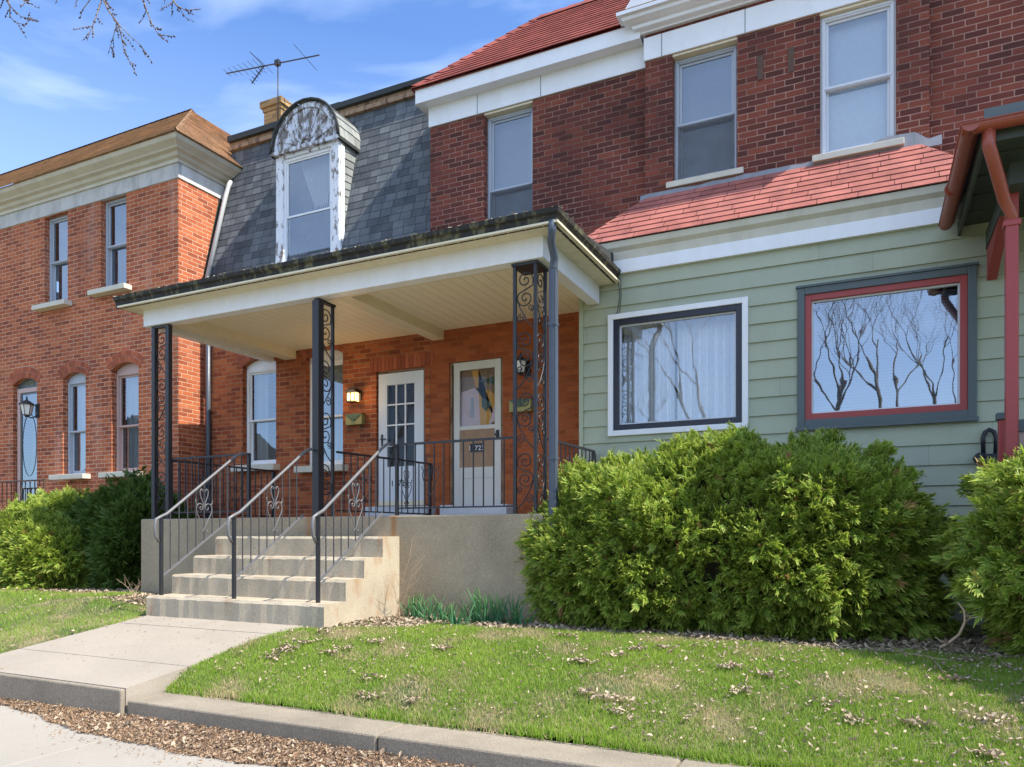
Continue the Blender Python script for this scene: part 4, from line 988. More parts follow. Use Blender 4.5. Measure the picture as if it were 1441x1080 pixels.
mb = MB().face([(gx+.02,gy+.0,gz_+.03),(4.5,gy,gz_+.03),(4.5,DG,gz_+.9),(gx+.45,DG,gz_+.9)]).face([(gx+.02,gy,gz_+.03),(gx+.45,DG,gz_+.9),(gx+.02,DG-.03,gz_+.03)]); mb.build('roof', M['darkroof'], hp)
MB().box(gx+.10, 4.4, gy+.03, gy+.06, gz_+.02, gz_+.13).build('roof_edge', M['slate'], hp)
bx = PX(1389, DG-.05); mb = MB()
A = [(bx,DG-.03,gz_-.62),(bx,DG-.03,gz_-.12),(bx,DG-1.2,gz_-.12),(bx,DG-1.2,gz_-.2)]; Bq = [(p[0]+.09,p[1],p[2]) for p in A]
mb.face(A); mb.face(Bq[::-1])
for i in range(4): mb.face([A[i],A[(i+1)%4],Bq[(i+1)%4],Bq[i]])
mb.build('bracket', M['redtrim'], hp)
MB().box(bx-.01, bx+.10, 7.55, DG-.03, gz_-.3, gz_-.121).build('beam', M['sofdark'], hp)
px_ = PX(1412, 7.75); MB().box(PX(1424,7.8)-.05, PX(1424,7.8)+.045, 7.75, 7.85, -.95, gz_-.12).build('post', M['redtrim'], hp, bevel=.006)
MB().box(px_-.045, px_+.05, 7.66, 7.74, -.95, 1.0).build('newel_post', M['redtrim'], hp, bevel=.006); MB().box(px_-.06, px_+.065, 7.645, 7.755, 1.0, 1.06).build('newel_cap', M['slate'], hp, bevel=.006)
mb = MB(); rx = PX(1441, 8.3)
mb.box(px_+.05, 4.0, 7.72, 7.79, .90, 1.0).box(px_+.05, 4.0, 7.73, 7.78, -.3, -.23)
mb.build('hand_rail', M['slate'], hp)
mb = MB()
for k in range(24): x = px_+.12+k*.12; mb.box(x, x+.03, 7.74, 7.77, -.23, .9)
mb.build('baluster_row', M['pinktrim'], hp)
MB().box(px_+.02, 4.2, 7.6, DG-.03, -.95, -.42).build('deck', M['slate'], hp)

# ================================================================== FRONT PORCH
po = thing('front_porch', 'wide concrete porch with flat roof, cream ceiling and scrolled iron columns', 'porch', (-6.3, 7.3, -.9))
XP0, XP1, YP = PX(198, 7.3), -3.17, 7.30
plat = MB().box(XP0, XP1, YP, D-.001, -1.3, FL).build('platform', M['concrete'], po, bevel=.015)
YB = 7.35; ZB = 2.96; ZBT = 3.20; BX0, BX1 = PX(201.7, YB), PX(764, YB)
mb = MB().box(BX0, BX1, YB, YB+.15, ZB, ZBT).box(BX1-.15, BX1, YB+.15, DG-.03, ZB, ZBT).box(BX0, BX0+.12, YB+.15, D-.002, ZB, ZBT)
mb.build('beam', M['white'], po, bevel=.006)
lb0, lb1 = PX(401.7, D), PX(417, D); mb0, mb1 = PX(609, D), PX(624.8, D)
MB().box(lb0, lb1, YB+.151, D-.002, ZB+.004, ZBT-.03).build('cross_beam', M['cream'], po, bevel=.004)
MB().box(mb0, mb1, YB+.151, D-.002, ZB+.004, ZBT-.03).build('cross_beam', M['cream'], po, bevel=.004)
MB().box(BX0+.01, BX1-.01, YB+.150, YB+.20, ZB+.002, ZB+.03).build('beam_liner', M['cream'], po)
mb = MB(); x = BX0+.12; ZC = 3.10       # grooved vinyl ceiling, grooves run front to back
while x < BX1-.15:
    x1 = min(x+.152, BX1-.15); mb.box(x+.003, x1-.003, YB+.15, D-.002, ZC, ZC+.02)
    x = x1
mb.box(BX0+.12, BX1-.15, YB+.15, D-.002, ZC+.012, ZC+.016)
mb.build('ceiling', M['ceiling'], po)
GY, GX0, GX1 = 7.06, -9.60, -2.90
mb = MB()                                # vented soffit strip between beam and gutter
mb.box(GX0+.05, GX1-.02, GY+.03, YB+.0, ZBT-.012, ZBT+.01); mb.box(BX1, GX1-.02, YB, DG-.03, ZBT-.012, ZBT+.01)
mb.box(GX0+.05, BX0, YB, D-.003, ZBT-.012, ZBT+.01)
x = GX0+.1
while x < GX1-.1: mb.box(x, x+.012, GY+.05, YB-.03, ZBT-.016, ZBT-.0121); x += .2
y = YB
while y < DG-.1: mb.box(BX1+.03, GX1-.03, y, y+.012, ZBT-.016, ZBT-.0121); y += .2
mb.build('soffit', M['cream'], po)
gp = [(0,ZBT-.012),(.02,ZBT-.02),(.05,ZBT+.0),(.06,ZBT+.07),(.09,ZBT+.09),(.10,ZBT+.135),(.085,ZBT+.14),(0,ZBT+.13)]
gp = [(o, z) for o, z in gp]
mb = MB()
mb.prism(gp, (GX0,GY+.10), (GX1-.1,GY+.10), ((0,-1),(1,-1))); mb.prism(gp, (GX1-.1,GY+.10), (GX1-.1,DG-.06), ((1,-1),(1,0)))
mb.build('gutter', M['gutter'], po)
mb = MB(); rs = random.Random(5)         # debris caught in the gutter
for k in range(420):
    if k < 330: x, y = rs.uniform(GX0, GX1), GY+.03+rs.uniform(-.02,.05)
    else: x, y = GX1-.03+rs.uniform(-.05,.02), rs.uniform(GY, DG-.1)
    s = rs.uniform(.01,.042); z = ZBT+.135+rs.uniform(0,.018)
    a = rs.uniform(0,6.28); mb.face([(x+s*math.cos(a),y+s*math.sin(a)*.5,z),(x-s*math.sin(a),y+s*.5*math.cos(a),z+.012),(x-s*math.cos(a),y-s*.5*math.sin(a),z+.004),(x+s*.3*math.sin(a),y-s*.2,z-.004)])
mb.build('gutter_debris', M['debris'], po)
mb = MB().face([(GX0,GY+.1,ZBT+.125),(GX1-.1,GY+.1,ZBT+.125),(GX1-.1,D,ZBT+.42),(GX0,D,ZBT+.42)]).face([(GX0,GY+.1,ZBT+.125),(GX0,D,ZBT+.42),(GX0,D,ZBT+.0),(GX0,GY+.1,ZBT)])
mb.face([(GX1-.1,GY+.1,ZBT+.125),(GX1-.1,DG,ZBT+.37),(GX1-.1,DG,ZBT)]); mb.build('roof', M['darkroof'], po)
dsx = PX(780, 7.33)
mb = MB(); mb.tube([(GX1-.09,GY+.06,ZBT+.02),(GX1-.09,GY+.06,ZBT-.08),(GX1-.13,GY+.12,ZBT-.16),(dsx+.02,7.29,ZBT-.30),(dsx,7.31,ZBT-.38),(dsx,7.31,ZBT-.45)], .043, 10)
mb.build('elbow', M['spout_dark'], po)
mb = MB(); mb.box(dsx-.04, dsx+.04, 7.27, 7.345, -.85, ZBT-.42); mb.box(dsx-.018, dsx+.018, 7.262, 7.27, -.85, ZBT-.42); mb.build('downspout', M['spout_dark'], po, bevel=.008)
for z in (2.2, .8): MB().box(dsx-.045, dsx+.045, 7.258, 7.35, z, z+.03).build('strap', M['spout_dark'], po)

def spiral(c, e, r0, turns, a0, dirn, n=26, r1=.012):
    """flat spiral of shrinking radius in the plane (e, z)"""
    pts = []
    for i in range(n+1):
        t = i/n; a = a0+dirn*turns*2*math.pi*t; r = r0*(1-t)+r1*t
        pts.append(Vector(c)+Vector(e)*(math.cos(a)*r)+Vector((0,0,math.sin(a)*r)))
    return pts
def lattice(mb, o, e, wd, z0, z1, r=.006, unit=.50):
    """scroll panel between two posts: S scrolls linked by diagonals; o = foot of the left post, e = unit vector to the right post"""
    o, e = Vector(o), Vector(e); n = max(1, round((z1-z0)/unit)); h = (z1-z0)/n
    for k in range(n):
        zb_ = z0+k*h; fl = 1 if k % 2 == 0 else -1; cx = wd/2
        def q(x, z): return o+e*(cx+fl*x)+Vector((0,0,zb_+z-o.z))
        ef = e*fl; rr = wd*.40
        s1 = spiral(q(.0, h*.80), ef, rr, 1.55, math.pi*1.15, -1)
        s2 = spiral(q(.0, h*.50), ef, rr, 1.55, math.pi*.15, -1)
        mb.tube(s1, r, 5, False); mb.tube(s2, r, 5, False)
        mb.tube([s1[0], q(-wd*.36, h*.70), q(-wd*.1, h*.655), q(wd*.25, h*.60), s2[0]], r, 5, False)
        mb.tube([q(wd*.40, h*.50), q(wd*.25, h*.34), q(-wd*.1, h*.12), q(-wd*.42, -.0)], r, 5, False)
        mb.tube(spiral(q(wd*.20, h*.17), ef, wd*.2, 1.3, math.pi*.5, -1, 16), r*.9, 5, False)
        mb.tube(spiral(q(-wd*.26, h*.33), ef, wd*.15, 1.3, -math.pi*.5, -1, 16), r*.9, 5, False)
def column(posts, panels, name='column', thick=.017, label=None):
    """posts: list of (x,y,half width); panels: index pairs"""
    mb = MB()
    for x, y, t in posts: mb.box(x-t, x+t, y-t, y+t, FL, ZB-.03)
    xs = [p[0] for p in posts]; ys = [p[1] for p in posts]
    mb.box(min(xs)-.03, max(xs)+.03, min(ys)-.03, max(ys)+.03, ZB-.032, ZB-.002)
    for x, y, t in posts: mb.box(x-t-.02, x+t+.02, y-t-.02, y+t+.02, FL, FL+.008)
    c = mb.build('column', M['iron'], po, label)
    mb = MB()
    for i, j in panels:
        a, b = Vector((posts[i][0], posts[i][1], FL)), Vector((posts[j][0], posts[j][1], FL)); d_ = b-a; wd = d_.length; e = d_/wd
        lattice(mb, a, e, wd, FL+.05, ZB-.06, .0075, .62)
    mb.build('scrollwork', M['iron'], c)
column([(-3.555,7.42,.017),(-3.31,7.42,.017),(-3.31,7.68,.017),(-3.555,7.68,.001)], [(0,1),(1,2)], label='three-post corner column at the right end with open scrolls')
column([(-9.20,7.42,.032),(-8.92,7.42,.032)], [(0,1)], label='flat two-post column at the left end')
column([(-6.275,7.42,.05),(-6.275,7.70,.017)], [(0,1)], label='middle column with one heavy black post')

# ---- railings on the porch
def heart(mb, c, e, s=1., r=.0055):
    c, e = Vector(c), Vector(e); z = Vector((0,0,1))
    for f in (1,-1):
        q = lambda x, y: c+e*(f*x*s)+z*(y*s)
        mb.tube([q(0,-.20), q(.05,-.10), q(.10,-.02), q(.115,.04), q(.095,.09), q(.055,.105), q(.02,.08), q(.018,.045), q(.04,.025), q(.062,.04), q(.058,.062), q(.045,.062)], r*s, 5, False)
        mb.tube([q(0,.06), q(.025,.13), q(.055,.20), q(.06,.25), q(.04,.275), q(.02,.262), q(.024,.245)], r*s, 5, False)
        mb.tube([q(.095,.09), q(.12,.115), q(.125,.14), q(.108,.145)], r*s, 5, False)
        mb.tube([q(0,-.20), q(.03,-.225), q(.05,-.21), q(.045,-.19)], r*s, 5, False)
def railing(p, q, label, zt=1.08, zb=.33, newel=(False, True), hearts=(.5,), mat='iron', curl=True, group='black iron railings on the porch'):
    p, q = Vector((*p, 0)), Vector((*q, 0)); d_ = q-p; ln = d_.length; e = d_/ln
    t = thing('porch_railing', label, 'railing', (p.x, p.y, FL), group)
    at = lambda s, z: p+e*s+Vector((0,0,z))
    mb = MB(); mb.bar(at(0,zt), at(ln,zt), .013)
    if newel[1] and curl: mb.tube([at(ln,zt), at(ln+.03,zt-.01), at(ln+.055,zt-.06), at(ln+.045,zt-.14), at(ln+.03,zt-.2), at(ln+.045,zt-.24)], .017, 6)
    mb.build('top_rail', M[mat], t); MB().bar(at(0,zb), at(ln,zb), .009).build('bottom_rail', M[mat], t)
    mb = MB(); n = max(2, round(ln/.125))
    for i in range(1, n): 
        s = ln*i/n; mb.bar(at(s,zb), at(s,zt), .0062)
    mb.build('baluster_row', M[mat], t)
    if newel[0]: MB().bar(at(0,FL), at(0,zt), .017).build('newel_post', M[mat], t)
    if newel[1]: MB().bar(at(ln,FL), at(ln,zt+.01), .019).build('newel_post', M[mat], t)
    for h in hearts:
        mb = MB(); heart(mb, at(ln*h, (zt+zb)/2-.03), e, .95); mb.build('scroll_ornament', M[mat], t)
XH = (-7.445, -6.31, -5.15)
railing((-8.88,7.44), (XH[0],7.44), 'iron railing between the left column and the left stair rail', newel=(False,True), curl=False)
railing((-9.10,7.50), (-9.02,9.55), 'iron railing along the left end of the porch by the orange wall', hearts=(.3,.62))
railing((-6.24,7.74), (-6.02,9.62), 'iron railing dividing the porch behind the middle column', hearts=(.28,.72))
railing((XH[2]+.04,7.44), (-3.57,7.44), 'iron railing from the right stair rail to the right column', newel=(True,False), hearts=(.3,))
railing((-3.31,7.74), (-3.25,9.08), 'iron railing at the right end of the porch beside the green siding', hearts=(.45,))
mb = MB().bar((XH[1],7.44,1.08), (-6.28,7.44,1.08), .013)
# ---- three stair handrails, one built and two copied
Z1, Z2, Z3, Z4 = -.68, -.452, -.235, -.0; Y1, Y2, Y3, Y4 = 5.975, 6.32, 6.635, 6.97
def handrail(label):
    X_, yb_, yt_ = XH[0], 6.09, 7.20
    t = thing('handrail', label, 'handrail', (X_, yb_, Z1), 'sloping iron handrails on the steps')
    za_, zc_ = .205, 1.02; sl_ = (zc_-za_)/(yt_-yb_)
    zr_ = lambda y: za_+sl_*(y-yb_)
    MB().tube([(X_,yb_-.03,za_-.27),(X_,yb_-.075,za_-.20),(X_,yb_-.085,za_-.10),(X_,yb_-.07,za_-.01),(X_,yb_-.01,za_+.02),(X_,yb_+.08,zr_(yb_+.08)),(X_,yt_,zc_),(X_,7.30,1.075),(X_,7.44,1.08)], .018, 8).build('top_rail', M['iron_grey'], t)
    MB().bar((X_,yb_,Z1+.21), (X_,yt_,Z1+.21+.645*(yt_-yb_)+.02), .010).build('bottom_rail', M['iron_grey'], t)
    MB().box(X_-.017, X_+.017, yb_-.017, yb_+.017, Z1, za_+.01).build('newel_post', M['iron'], t)
    mb = MB(); n = 9
    for i in range(1, n):
        y = yb_+(yt_-yb_)*i/n; zb2 = Z1+.21+.645*(y-yb_); mb.tube([(X_,y,zb2),(X_,y,zr_(y))], .0068, 4, smooth=False)
    mb.build('baluster_row', M['iron_mid'], t)
    mb = MB(); ym = yb_+(yt_-yb_)*5/9; heart(mb, (X_,ym,(Z1+.21+.645*(ym-yb_)+zr_(ym))/2-.0), (0,1,0), 1.05, .006)
    # lean the ornament with the rail
    mb.build('scroll_ornament', M['iron_grey'], t)
    return t
h0 = handrail('left one of the three iron handrails on the steps')
for k, lb in ((1,'middle one of the three iron handrails on the steps'),(2,'right one of the three iron handrails, nearest the daffodils')):
    r = h0.copy(); COL.objects.link(r); r.location.x = XH[k]; r['label'] = lb
    for c_ in list(h0.children): q = c_.copy(); COL.objects.link(q); q.parent = r

# ---- concrete steps
XS0, XS1 = -7.545, -4.98
st = thing('front_steps', 'five worn concrete steps with rust stains climbing to the porch', 'steps', ((XS0+XS1)/2, Y1, -.9))
def step_mat(name='rust_stained_steps', base=(.52,.445,.325), spots=((-5.32,.15),(-7.50,.12),(-6.3,.10),(-5.02,.12),(-5.75,.28)), lo=.50, hi=.72):
    m = concrete_mat(name, base, 1., dark=.6, spk=.7); nt = m.node_tree; bs = nt.nodes['Principled BSDF']
    src = bs.inputs['Base Color'].links[0].from_socket; P = pos(nt); s = N(nt,'ShaderNodeSeparateXYZ'); L(nt, P, s.inputs[0])
    tot = None
    for cx_, wd in spots:
        d_ = math_(nt,'ABSOLUTE', math_(nt,'SUBTRACT', s.outputs[0], cx_)); f = ramp(nt, d_, wd, wd*.2, 0, .75 if wd < .2 else .3)
        tot = f if tot is None else math_(nt,'MAXIMUM', tot, f)
    n = noise(nt, scalev(nt, P, (3,1.5,.8)), 3.2, 5, .65); tot = math_(nt,'MULTIPLY', tot, ramp(nt, n, lo, hi))
    L(nt, mixc(nt, tot, src, (.30,.13,.035)), bs.inputs['Base Color']); return m
M['steprust'] = step_mat()
plat.data.materials[0] = step_mat('stained_platform', (.42,.335,.225), ((-6.30,.09),(-5.06,.06)), .30, .5)
mb = MB()
for ya, yb2, zt_, zb2 in ((Y1,Y2+.02,Z1,-1.05),(Y2,Y3+.02,Z2,Z1),(Y3,Y4+.02,Z3,Z2),(Y4,YP-.001,Z4,Z3)):
    # each tread is one worn slab; its front edge is broken up a little
    n = 34; xs = [XS0+(XS1-XS0)*i/n for i in range(n+1)]; rs = random.Random(int(ya*10)); w0 = [rs.uniform(-.006,.008) for _ in xs]; w1_ = [rs.uniform(-.012,0) for _ in xs]
    for i in range(n):
        a, b = xs[i], xs[i+1]
        fa, fb = [(a,ya+w0[i],zb2),(b,ya+w0[i+1],zb2)], [(b,ya+w0[i+1],zt_-.022+w1_[i+1]),(a,ya+w0[i],zt_-.022+w1_[i])]
        mb.face(fa+fb); mb.face([fb[1],fb[0],(b,ya+.022,zt_),(a,ya+.022,zt_)]); mb.face([(a,ya+.022,zt_),(b,ya+.022,zt_),(b,yb2,zt_),(a,yb2,zt_)])
    for X_ in (XS0, XS1): mb.face([(X_,ya,zb2),(X_,YP,zb2),(X_,YP,zt_),(X_,ya+.02,zt_),(X_,ya,zt_-.022)])
mb.build('stair_block', M['steprust'], st)
MB().box(XS0+.02, XS1-.006, Y1+.02, YP, -1.3, Z1-.05).build('footing', M['step'], st)

# ---- wall lantern, lit, and mailboxes
lx, lz = PX(497.5, D-.08), PZ(497.5, 558, D-.08)
t = thing('wall_lantern', 'small black box lantern glowing amber above the left mailbox', 'lantern', (lx, D, lz))
MB().box(lx-.085, lx+.085, D-.17, D-.01, lz+.055, lz+.075).box(lx-.10, lx+.10, D-.18, D, lz+.075, lz+.09).box(lx-.06, lx+.06, D-.13, D-.03, lz+.09, lz+.115).box(lx+.05,lx+.1,D-.02,D-.001,lz-.06,lz+.08).frame(lx-.08, lx+.08, lz-.09, lz+.055, D-.165, D-.155, .014).box(lx-.007, lx+.007, D-.168, D-.15, lz-.09, lz+.055).box(lx-.08,lx+.08,D-.165,D-.02,lz-.10,lz-.088).build('lantern_body', M['iron'], t)
MB().box(lx-.066, lx+.066, D-.15, D-.03, lz-.086, lz+.053).build('lamp_glass', M['amber'], t)
pl = bpy.data.lights.new('lantern_light', 'POINT'); pl.energy = 4; pl.color = (1,.6,.25); pl.shadow_soft_size = .05
plo = bpy.data.objects.new('lantern_light', pl); COL.objects.link(plo); plo.location = (lx, D-.26, lz-.02)
def mailbox(uc, vc, wd, label):
    x, z = PX(uc, D-.06), PZ(uc, vc, D-.06)
    t = thing('mailbox', label, 'mailbox', (x, D, z-.08), 'brass wall mailboxes')
    MB().box(x-wd, x+wd, D-.10, D-.002, z-.085, z+.085).build('box', M['brass'], t, bevel=.008)
    mb = MB(); A = [(x-wd-.01,D-.108,z+.09),(x+wd+.01,D-.108,z+.09),(x+.06,D-.112,z+.01),(x,D-.112,z-.02),(x-.06,D-.112,z+.01)]; mb.face(A); mb.face([(x-wd-.01,D-.108,z+.09),(x+wd+.01,D-.108,z+.09),(x+wd+.01,D-.003,z+.10),(x-wd-.01,D-.003,z+.10)])
    mb.box(x-.03, x+.03, D-.122, D-.113, z-.02, z+.01); mb.build('lid', M['verdigris'], t)
    mb = MB()
    for s in (1,-1): mb.tube(spiral((x+s*.11, D-.05, z-.15), (s,0,0), .045, 1., math.pi*.5, -1, 14), .006, 5); 
    for s in (1,-1): mb.tube([(x+s*.11,D-.05,z-.105),(x+s*.15,D-.05,z-.09)], .006, 5)
    mb.build('scroll_holder', M['iron'], t); return t
mailbox(499.5, 591, .16, 'brass envelope-shaped mailbox between the window and the white door')
mailbox(733, 571.5, .17, 'brass mailbox on painted brick behind the right column')
coach_lantern((PX(738,D), D, PZ(738,520,D)), .85, 'unlit bulbous lantern behind the right iron column')

# ================================================================== VEGETATION
def fronds(P, Nn, size, rs, droop=.3, fan=9, wid=.105):
    """flat fan sprays rooted at P, growing along Nn; returns V, F(quads), uv"""
    m = len(P); V, Fc, UV = [], [], []
    up = np.array([0,0,1.]); t = Nn.copy(); t[:,2] += .30; t += rs.normal(0,.28,(m,3)); t /= np.linalg.norm(t, axis=1, keepdims=True)
    rv = rs.normal(size=(m,3)); side = np.cross(t, rv); side /= np.linalg.norm(side, axis=1, keepdims=True)
    nrm = np.cross(side, t); L_ = size*rs.uniform(.65,1.35,(m,1)); rnd = rs.random(m)
    base = 0
    for k in range(fan):
        f = (k+.5)/fan*2-1                                  # -1..1 across the fan
        ang = f*1.05; s0 = .12+.45*(1-abs(f)); 
        st_ = P+t*L_*(s0*.7); d_ = t*np.cos(ang)+side*np.sin(ang); ln = L_*(.42+.42*(1-abs(f)))*rs.uniform(.8,1.2,(m,1))
        tip = st_+d_*ln-up*ln*droop*rs.uniform(.2,1.6,(m,1))+nrm*ln*rs.normal(0,.18,(m,1))
        mid = (st_+tip)/2+nrm*ln*.06; w_ = np.cross(d_, nrm); w_ /= np.linalg.norm(w_, axis=1, keepdims=True); w_ = w_*ln*wid
        V += [st_, mid+w_, tip, mid-w_]; b = base
        idx = np.arange(m); Fc.append(np.stack([b+idx, b+m+idx, b+2*m+idx, b+3*m+idx], 1)); base += 4*m
        UV.append(np.stack([np.stack([rnd, np.zeros(m)],1), np.stack([rnd, np.full(m,.5)],1), np.stack([rnd, np.ones(m)],1), np.stack([rnd, np.full(m,.5)],1)], 1))
    return np.concatenate(V), np.concatenate(Fc), np.concatenate(UV).reshape(-1,2)
def shell(lobes, n, rs, lo=.86, hi=1.04, zmin=-1.0, lump=.10):
    """points with outward normals on the union of ellipsoids, with lumpy displacement"""
    out_p, out_n = [], []; ar = np.array([l[3]*l[4]+l[3]*l[5]+l[4]*l[5] for l in lobes]); ar = ar/ar.sum()
    ph = rs.uniform(0,6.28,(3,3))
    for i, l in enumerate(lobes):
        c, r = np.array(l[:3]), np.array(l[3:6]); m = int(n*ar[i])
        d_ = rs.normal(size=(m,3)); d_ /= np.linalg.norm(d_, axis=1, keepdims=True)
        sc = rs.uniform(lo, hi, (m,1))
        q = c+d_*r
        bumpy = 1+lump*(np.sin(q[:,0]*4.1+ph[0,0])*np.sin(q[:,1]*4.7+ph[0,1])*.6+np.sin(q[:,2]*8.3+q[:,0]*3.3+ph[1,0])*.5+.5*np.sin(q[:,0]*9.7+ph[1,1])*np.sin(q[:,2]*10.9+ph[1,2]))
        p = c+d_*r*sc*bumpy[:,None]; nn_ = d_/r; nn_ /= np.linalg.norm(nn_, axis=1, keepdims=True)
        ok = p[:,2] > zmin+.02
        for j, l2 in enumerate(lobes):
            if j == i: continue
            ok &= (((p-np.array(l2[:3]))/np.array(l2[3:6]))**2).sum(1) > .74
        out_p.append(p[ok]); out_n.append(nn_[ok])
    return np.concatenate(out_p), np.concatenate(out_n)
def bush(name, label, lobes, n, seed, mat, size=.15, zg=-.95, group='evergreen shrubs against the houses', cat='shrub', lump=.15):
    rs = np.random.default_rng(seed); c = np.mean([l[:3] for l in lobes], axis=0)
    t = thing(name, label, cat, (float(c[0]), float(c[1]), zg), group)
    C_, CN = shell(lobes, n//6, rs, .86, 1.04, zg, lump); k_ = 6                     # tufts of six sprays
    P = np.repeat(C_, k_, 0); Nn = np.repeat(CN, k_, 0); m_ = len(P)
    tn = np.repeat(rs.normal(0,.38,(len(C_),3)), k_, 0); Nn = Nn+tn; Nn /= np.linalg.norm(Nn, axis=1, keepdims=True)
    P = P+rs.normal(0,.026,(m_,3))+Nn*rs.uniform(-.05,.035,(m_,1)); ok = P[:,2] > zg+.02; P, Nn = P[ok], Nn[ok]
    V, Fc, UV = fronds(P, Nn, size, rs); P0_, N0_ = shell(lobes, n//3, rs, .82, .95, zg, lump); V0_, F0_, U0_ = fronds(P0_, N0_, size, rs)
    V, Fc, UV = np.concatenate([V, V0_]), np.concatenate([Fc, F0_+len(V)]), np.concatenate([UV, U0_])
    P2, N2 = shell(lobes, n//3, rs, .68, .86, zg, lump); V2, F2, U2 = fronds(P2, N2, size*1.2, rs)
    np_mesh('foliage', np.concatenate([V, V2]), np.concatenate([Fc, F2+len(V)]), mat, np.concatenate([UV, U2]), True, t)
    mb = MB(); rr_ = random.Random(seed)          # woody stems inside
    for l in lobes:
        for k in range(9):
            a = rr_.uniform(0,6.28); e = (l[0]+l[3]*.75*math.cos(a), l[1]+l[4]*.75*math.sin(a), l[2]+l[5]*rr_.uniform(-.1,.6))
            m_ = (l[0]+l[3]*.25*math.cos(a), l[1]+l[4]*.25*math.sin(a), (zg+e[2])/2)
            mb.tube([(l[0]+.08*math.cos(a), l[1]+.08*math.sin(a), zg-.05), m_, e], [.03,.02,.006], 6)
    mb.build('stems', M['bark'], t)
    # core of dead growth, coloured dark for the shade deep inside
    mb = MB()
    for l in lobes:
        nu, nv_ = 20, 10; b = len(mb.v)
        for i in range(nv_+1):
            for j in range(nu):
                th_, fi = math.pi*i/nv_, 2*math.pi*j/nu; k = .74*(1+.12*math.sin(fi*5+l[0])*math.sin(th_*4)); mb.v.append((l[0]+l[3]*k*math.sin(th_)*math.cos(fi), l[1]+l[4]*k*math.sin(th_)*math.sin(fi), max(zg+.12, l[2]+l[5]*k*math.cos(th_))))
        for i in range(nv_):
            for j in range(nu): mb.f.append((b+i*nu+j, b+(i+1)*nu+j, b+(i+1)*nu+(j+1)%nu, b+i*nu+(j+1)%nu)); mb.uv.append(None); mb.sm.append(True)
    mb.build('shaded_core', M['inner'], t); return t
M['inner'] = concrete_mat('dark_twig_core', (.055,.045,.022), 4, dark=.5, spk=1.)
bush('arborvitae', 'broad bright green shrub under the two picture windows',
     [(-2.66,7.85,-.30,.86,.92,.84),(-1.5,7.95,-.14,1.15,1.02,1.05),(-.50,7.95,-.20,1.02,1.0,1.06),(-.62,8.35,.10,.75,.55,.85),(-2.15,7.9,-.22,1.08,.98,1.10),(-1.0,7.95,-.2,1.1,1.03,1.12)], 74000, 11, M['foliage'], .092, -.95)
bush('arborvitae', 'green shrub cut by the right edge below the red downspout', [(1.95,7.05,-.15,1.36,1.15,1.08),(2.6,6.7,-.1,1.3,1.1,1.2),(2.95,6.0,.0,1.25,1.0,1.2)], 52000, 12, M['foliage'], .092, -.98)  # last lobe lies out of frame, added to widen the lawn shadow
bush('arborvitae', 'sunlit yellow-green shrub at the far left below the arched windows', [(-12.2,7.8,-.35,.76,.85,.86),(-11.6,7.55,-.5,.85,.75,.70),(-11.95,8.0,-.1,.6,.6,.82)], 22000, 13, M['foliage'], .105, -.85)
bush('yew', 'darker shaded shrub between the yellow-green one and the porch', [(-10.9,8.35,-.22,.85,.75,1.02),(-10.25,8.15,-.3,.66,.75,.88)], 13000, 14, M['foliage_shaded'], .14, -.82)

# ---- grass, leaves and litter
def in_lawn(x, y):
    ok = (y > 4.27) & ~((x > WXL-.02) & (x < WXR+.02) & (y < 6.2)); ok &= ~((x > XS0-.1) & (x < XS1+.1) & (y > 5.9))
    edge = np.where(x > -5, 6.75+.12*np.sin(x*2.3)+.07*np.sin(x*6.1)-.10*np.clip(x+.5,0,2)*1.3, 7.0+.15*np.sin(x*1.9))
    edge = np.where((x > -5) & (x < -4.2), 6.0+(x+5)*.5+.4*0, edge); edge = np.where((x < -7) & (x > -9.0), 6.35, edge)
    return ok & (y < edge)
def lz_arr(x, y):
    t = np.clip((y-4.25)/2.35,0,1); z = -1.262+(1-(1-t)**2)*.345
    k = np.clip((-7.2-x)/1.6,0,1); z = z+np.where(x < -7.2, .12*k*np.clip((y-4.6)/1.6,0,1), 0); d_ = x-WXR; z = z+.075*np.clip(1-d_/1.1,0,1)*(d_ > -.2)*np.clip((y-4.3)/.25,0,1)*(1-np.clip((y-5.2)/.9,0,1)); return z+.008*np.sin(x*3.1+y*1.7)
def patchy(x, y):
    return np.sin(x*2.1+1.3)*np.sin(y*3.7+x*.9)+.6*np.sin(x*5.3-y*4.1)+.35*np.sin(x*11+y*9)
def blades(n, x0, x1, y0, y1, rs, hmin=.014, hmax=.038):
    x = rs.uniform(x0,x1,n); y = y0+(y1-y0)*rs.random(n); pt = patchy(x, y)
    keep = in_lawn(x, y) & (rs.random(n) > np.clip((pt-.75)*.9, 0, .8)); x, y, pt = x[keep], y[keep], pt[keep]; m = len(x)
    z = lz_arr(x, y); h = rs.uniform(hmin,hmax,m)*(1+.3*np.clip(-pt,0,1)); a = rs.uniform(0,6.28,m); w_ = rs.uniform(.0022,.004,m)
    lean = rs.uniform(0,.9,m)*h; b = rs.uniform(0,6.28,m)
    p0 = np.stack([x-w_*np.cos(a), y-w_*np.sin(a), z-.004],1); p1 = np.stack([x+w_*np.cos(a), y+w_*np.sin(a), z-.004],1)
    tx, ty = x+lean*np.cos(b), y+lean*np.sin(b); p2 = np.stack([tx, ty, z+h],1)
    V = np.concatenate([p0,p1,p2]); i = np.arange(m); Fc = np.stack([i, i+m, i+2*m],1)
    r = np.clip(.5-.28*pt+rs.normal(0,.2,m),0,.96); r = np.where(rs.random(m) < np.clip(.09+.75*(pt-.22),.08,.88), 1., r); UV = np.stack([np.stack([r,np.zeros(m)],1)]*2+[np.stack([r,np.ones(m)],1)],1).reshape(-1,2)
    return V, Fc, UV
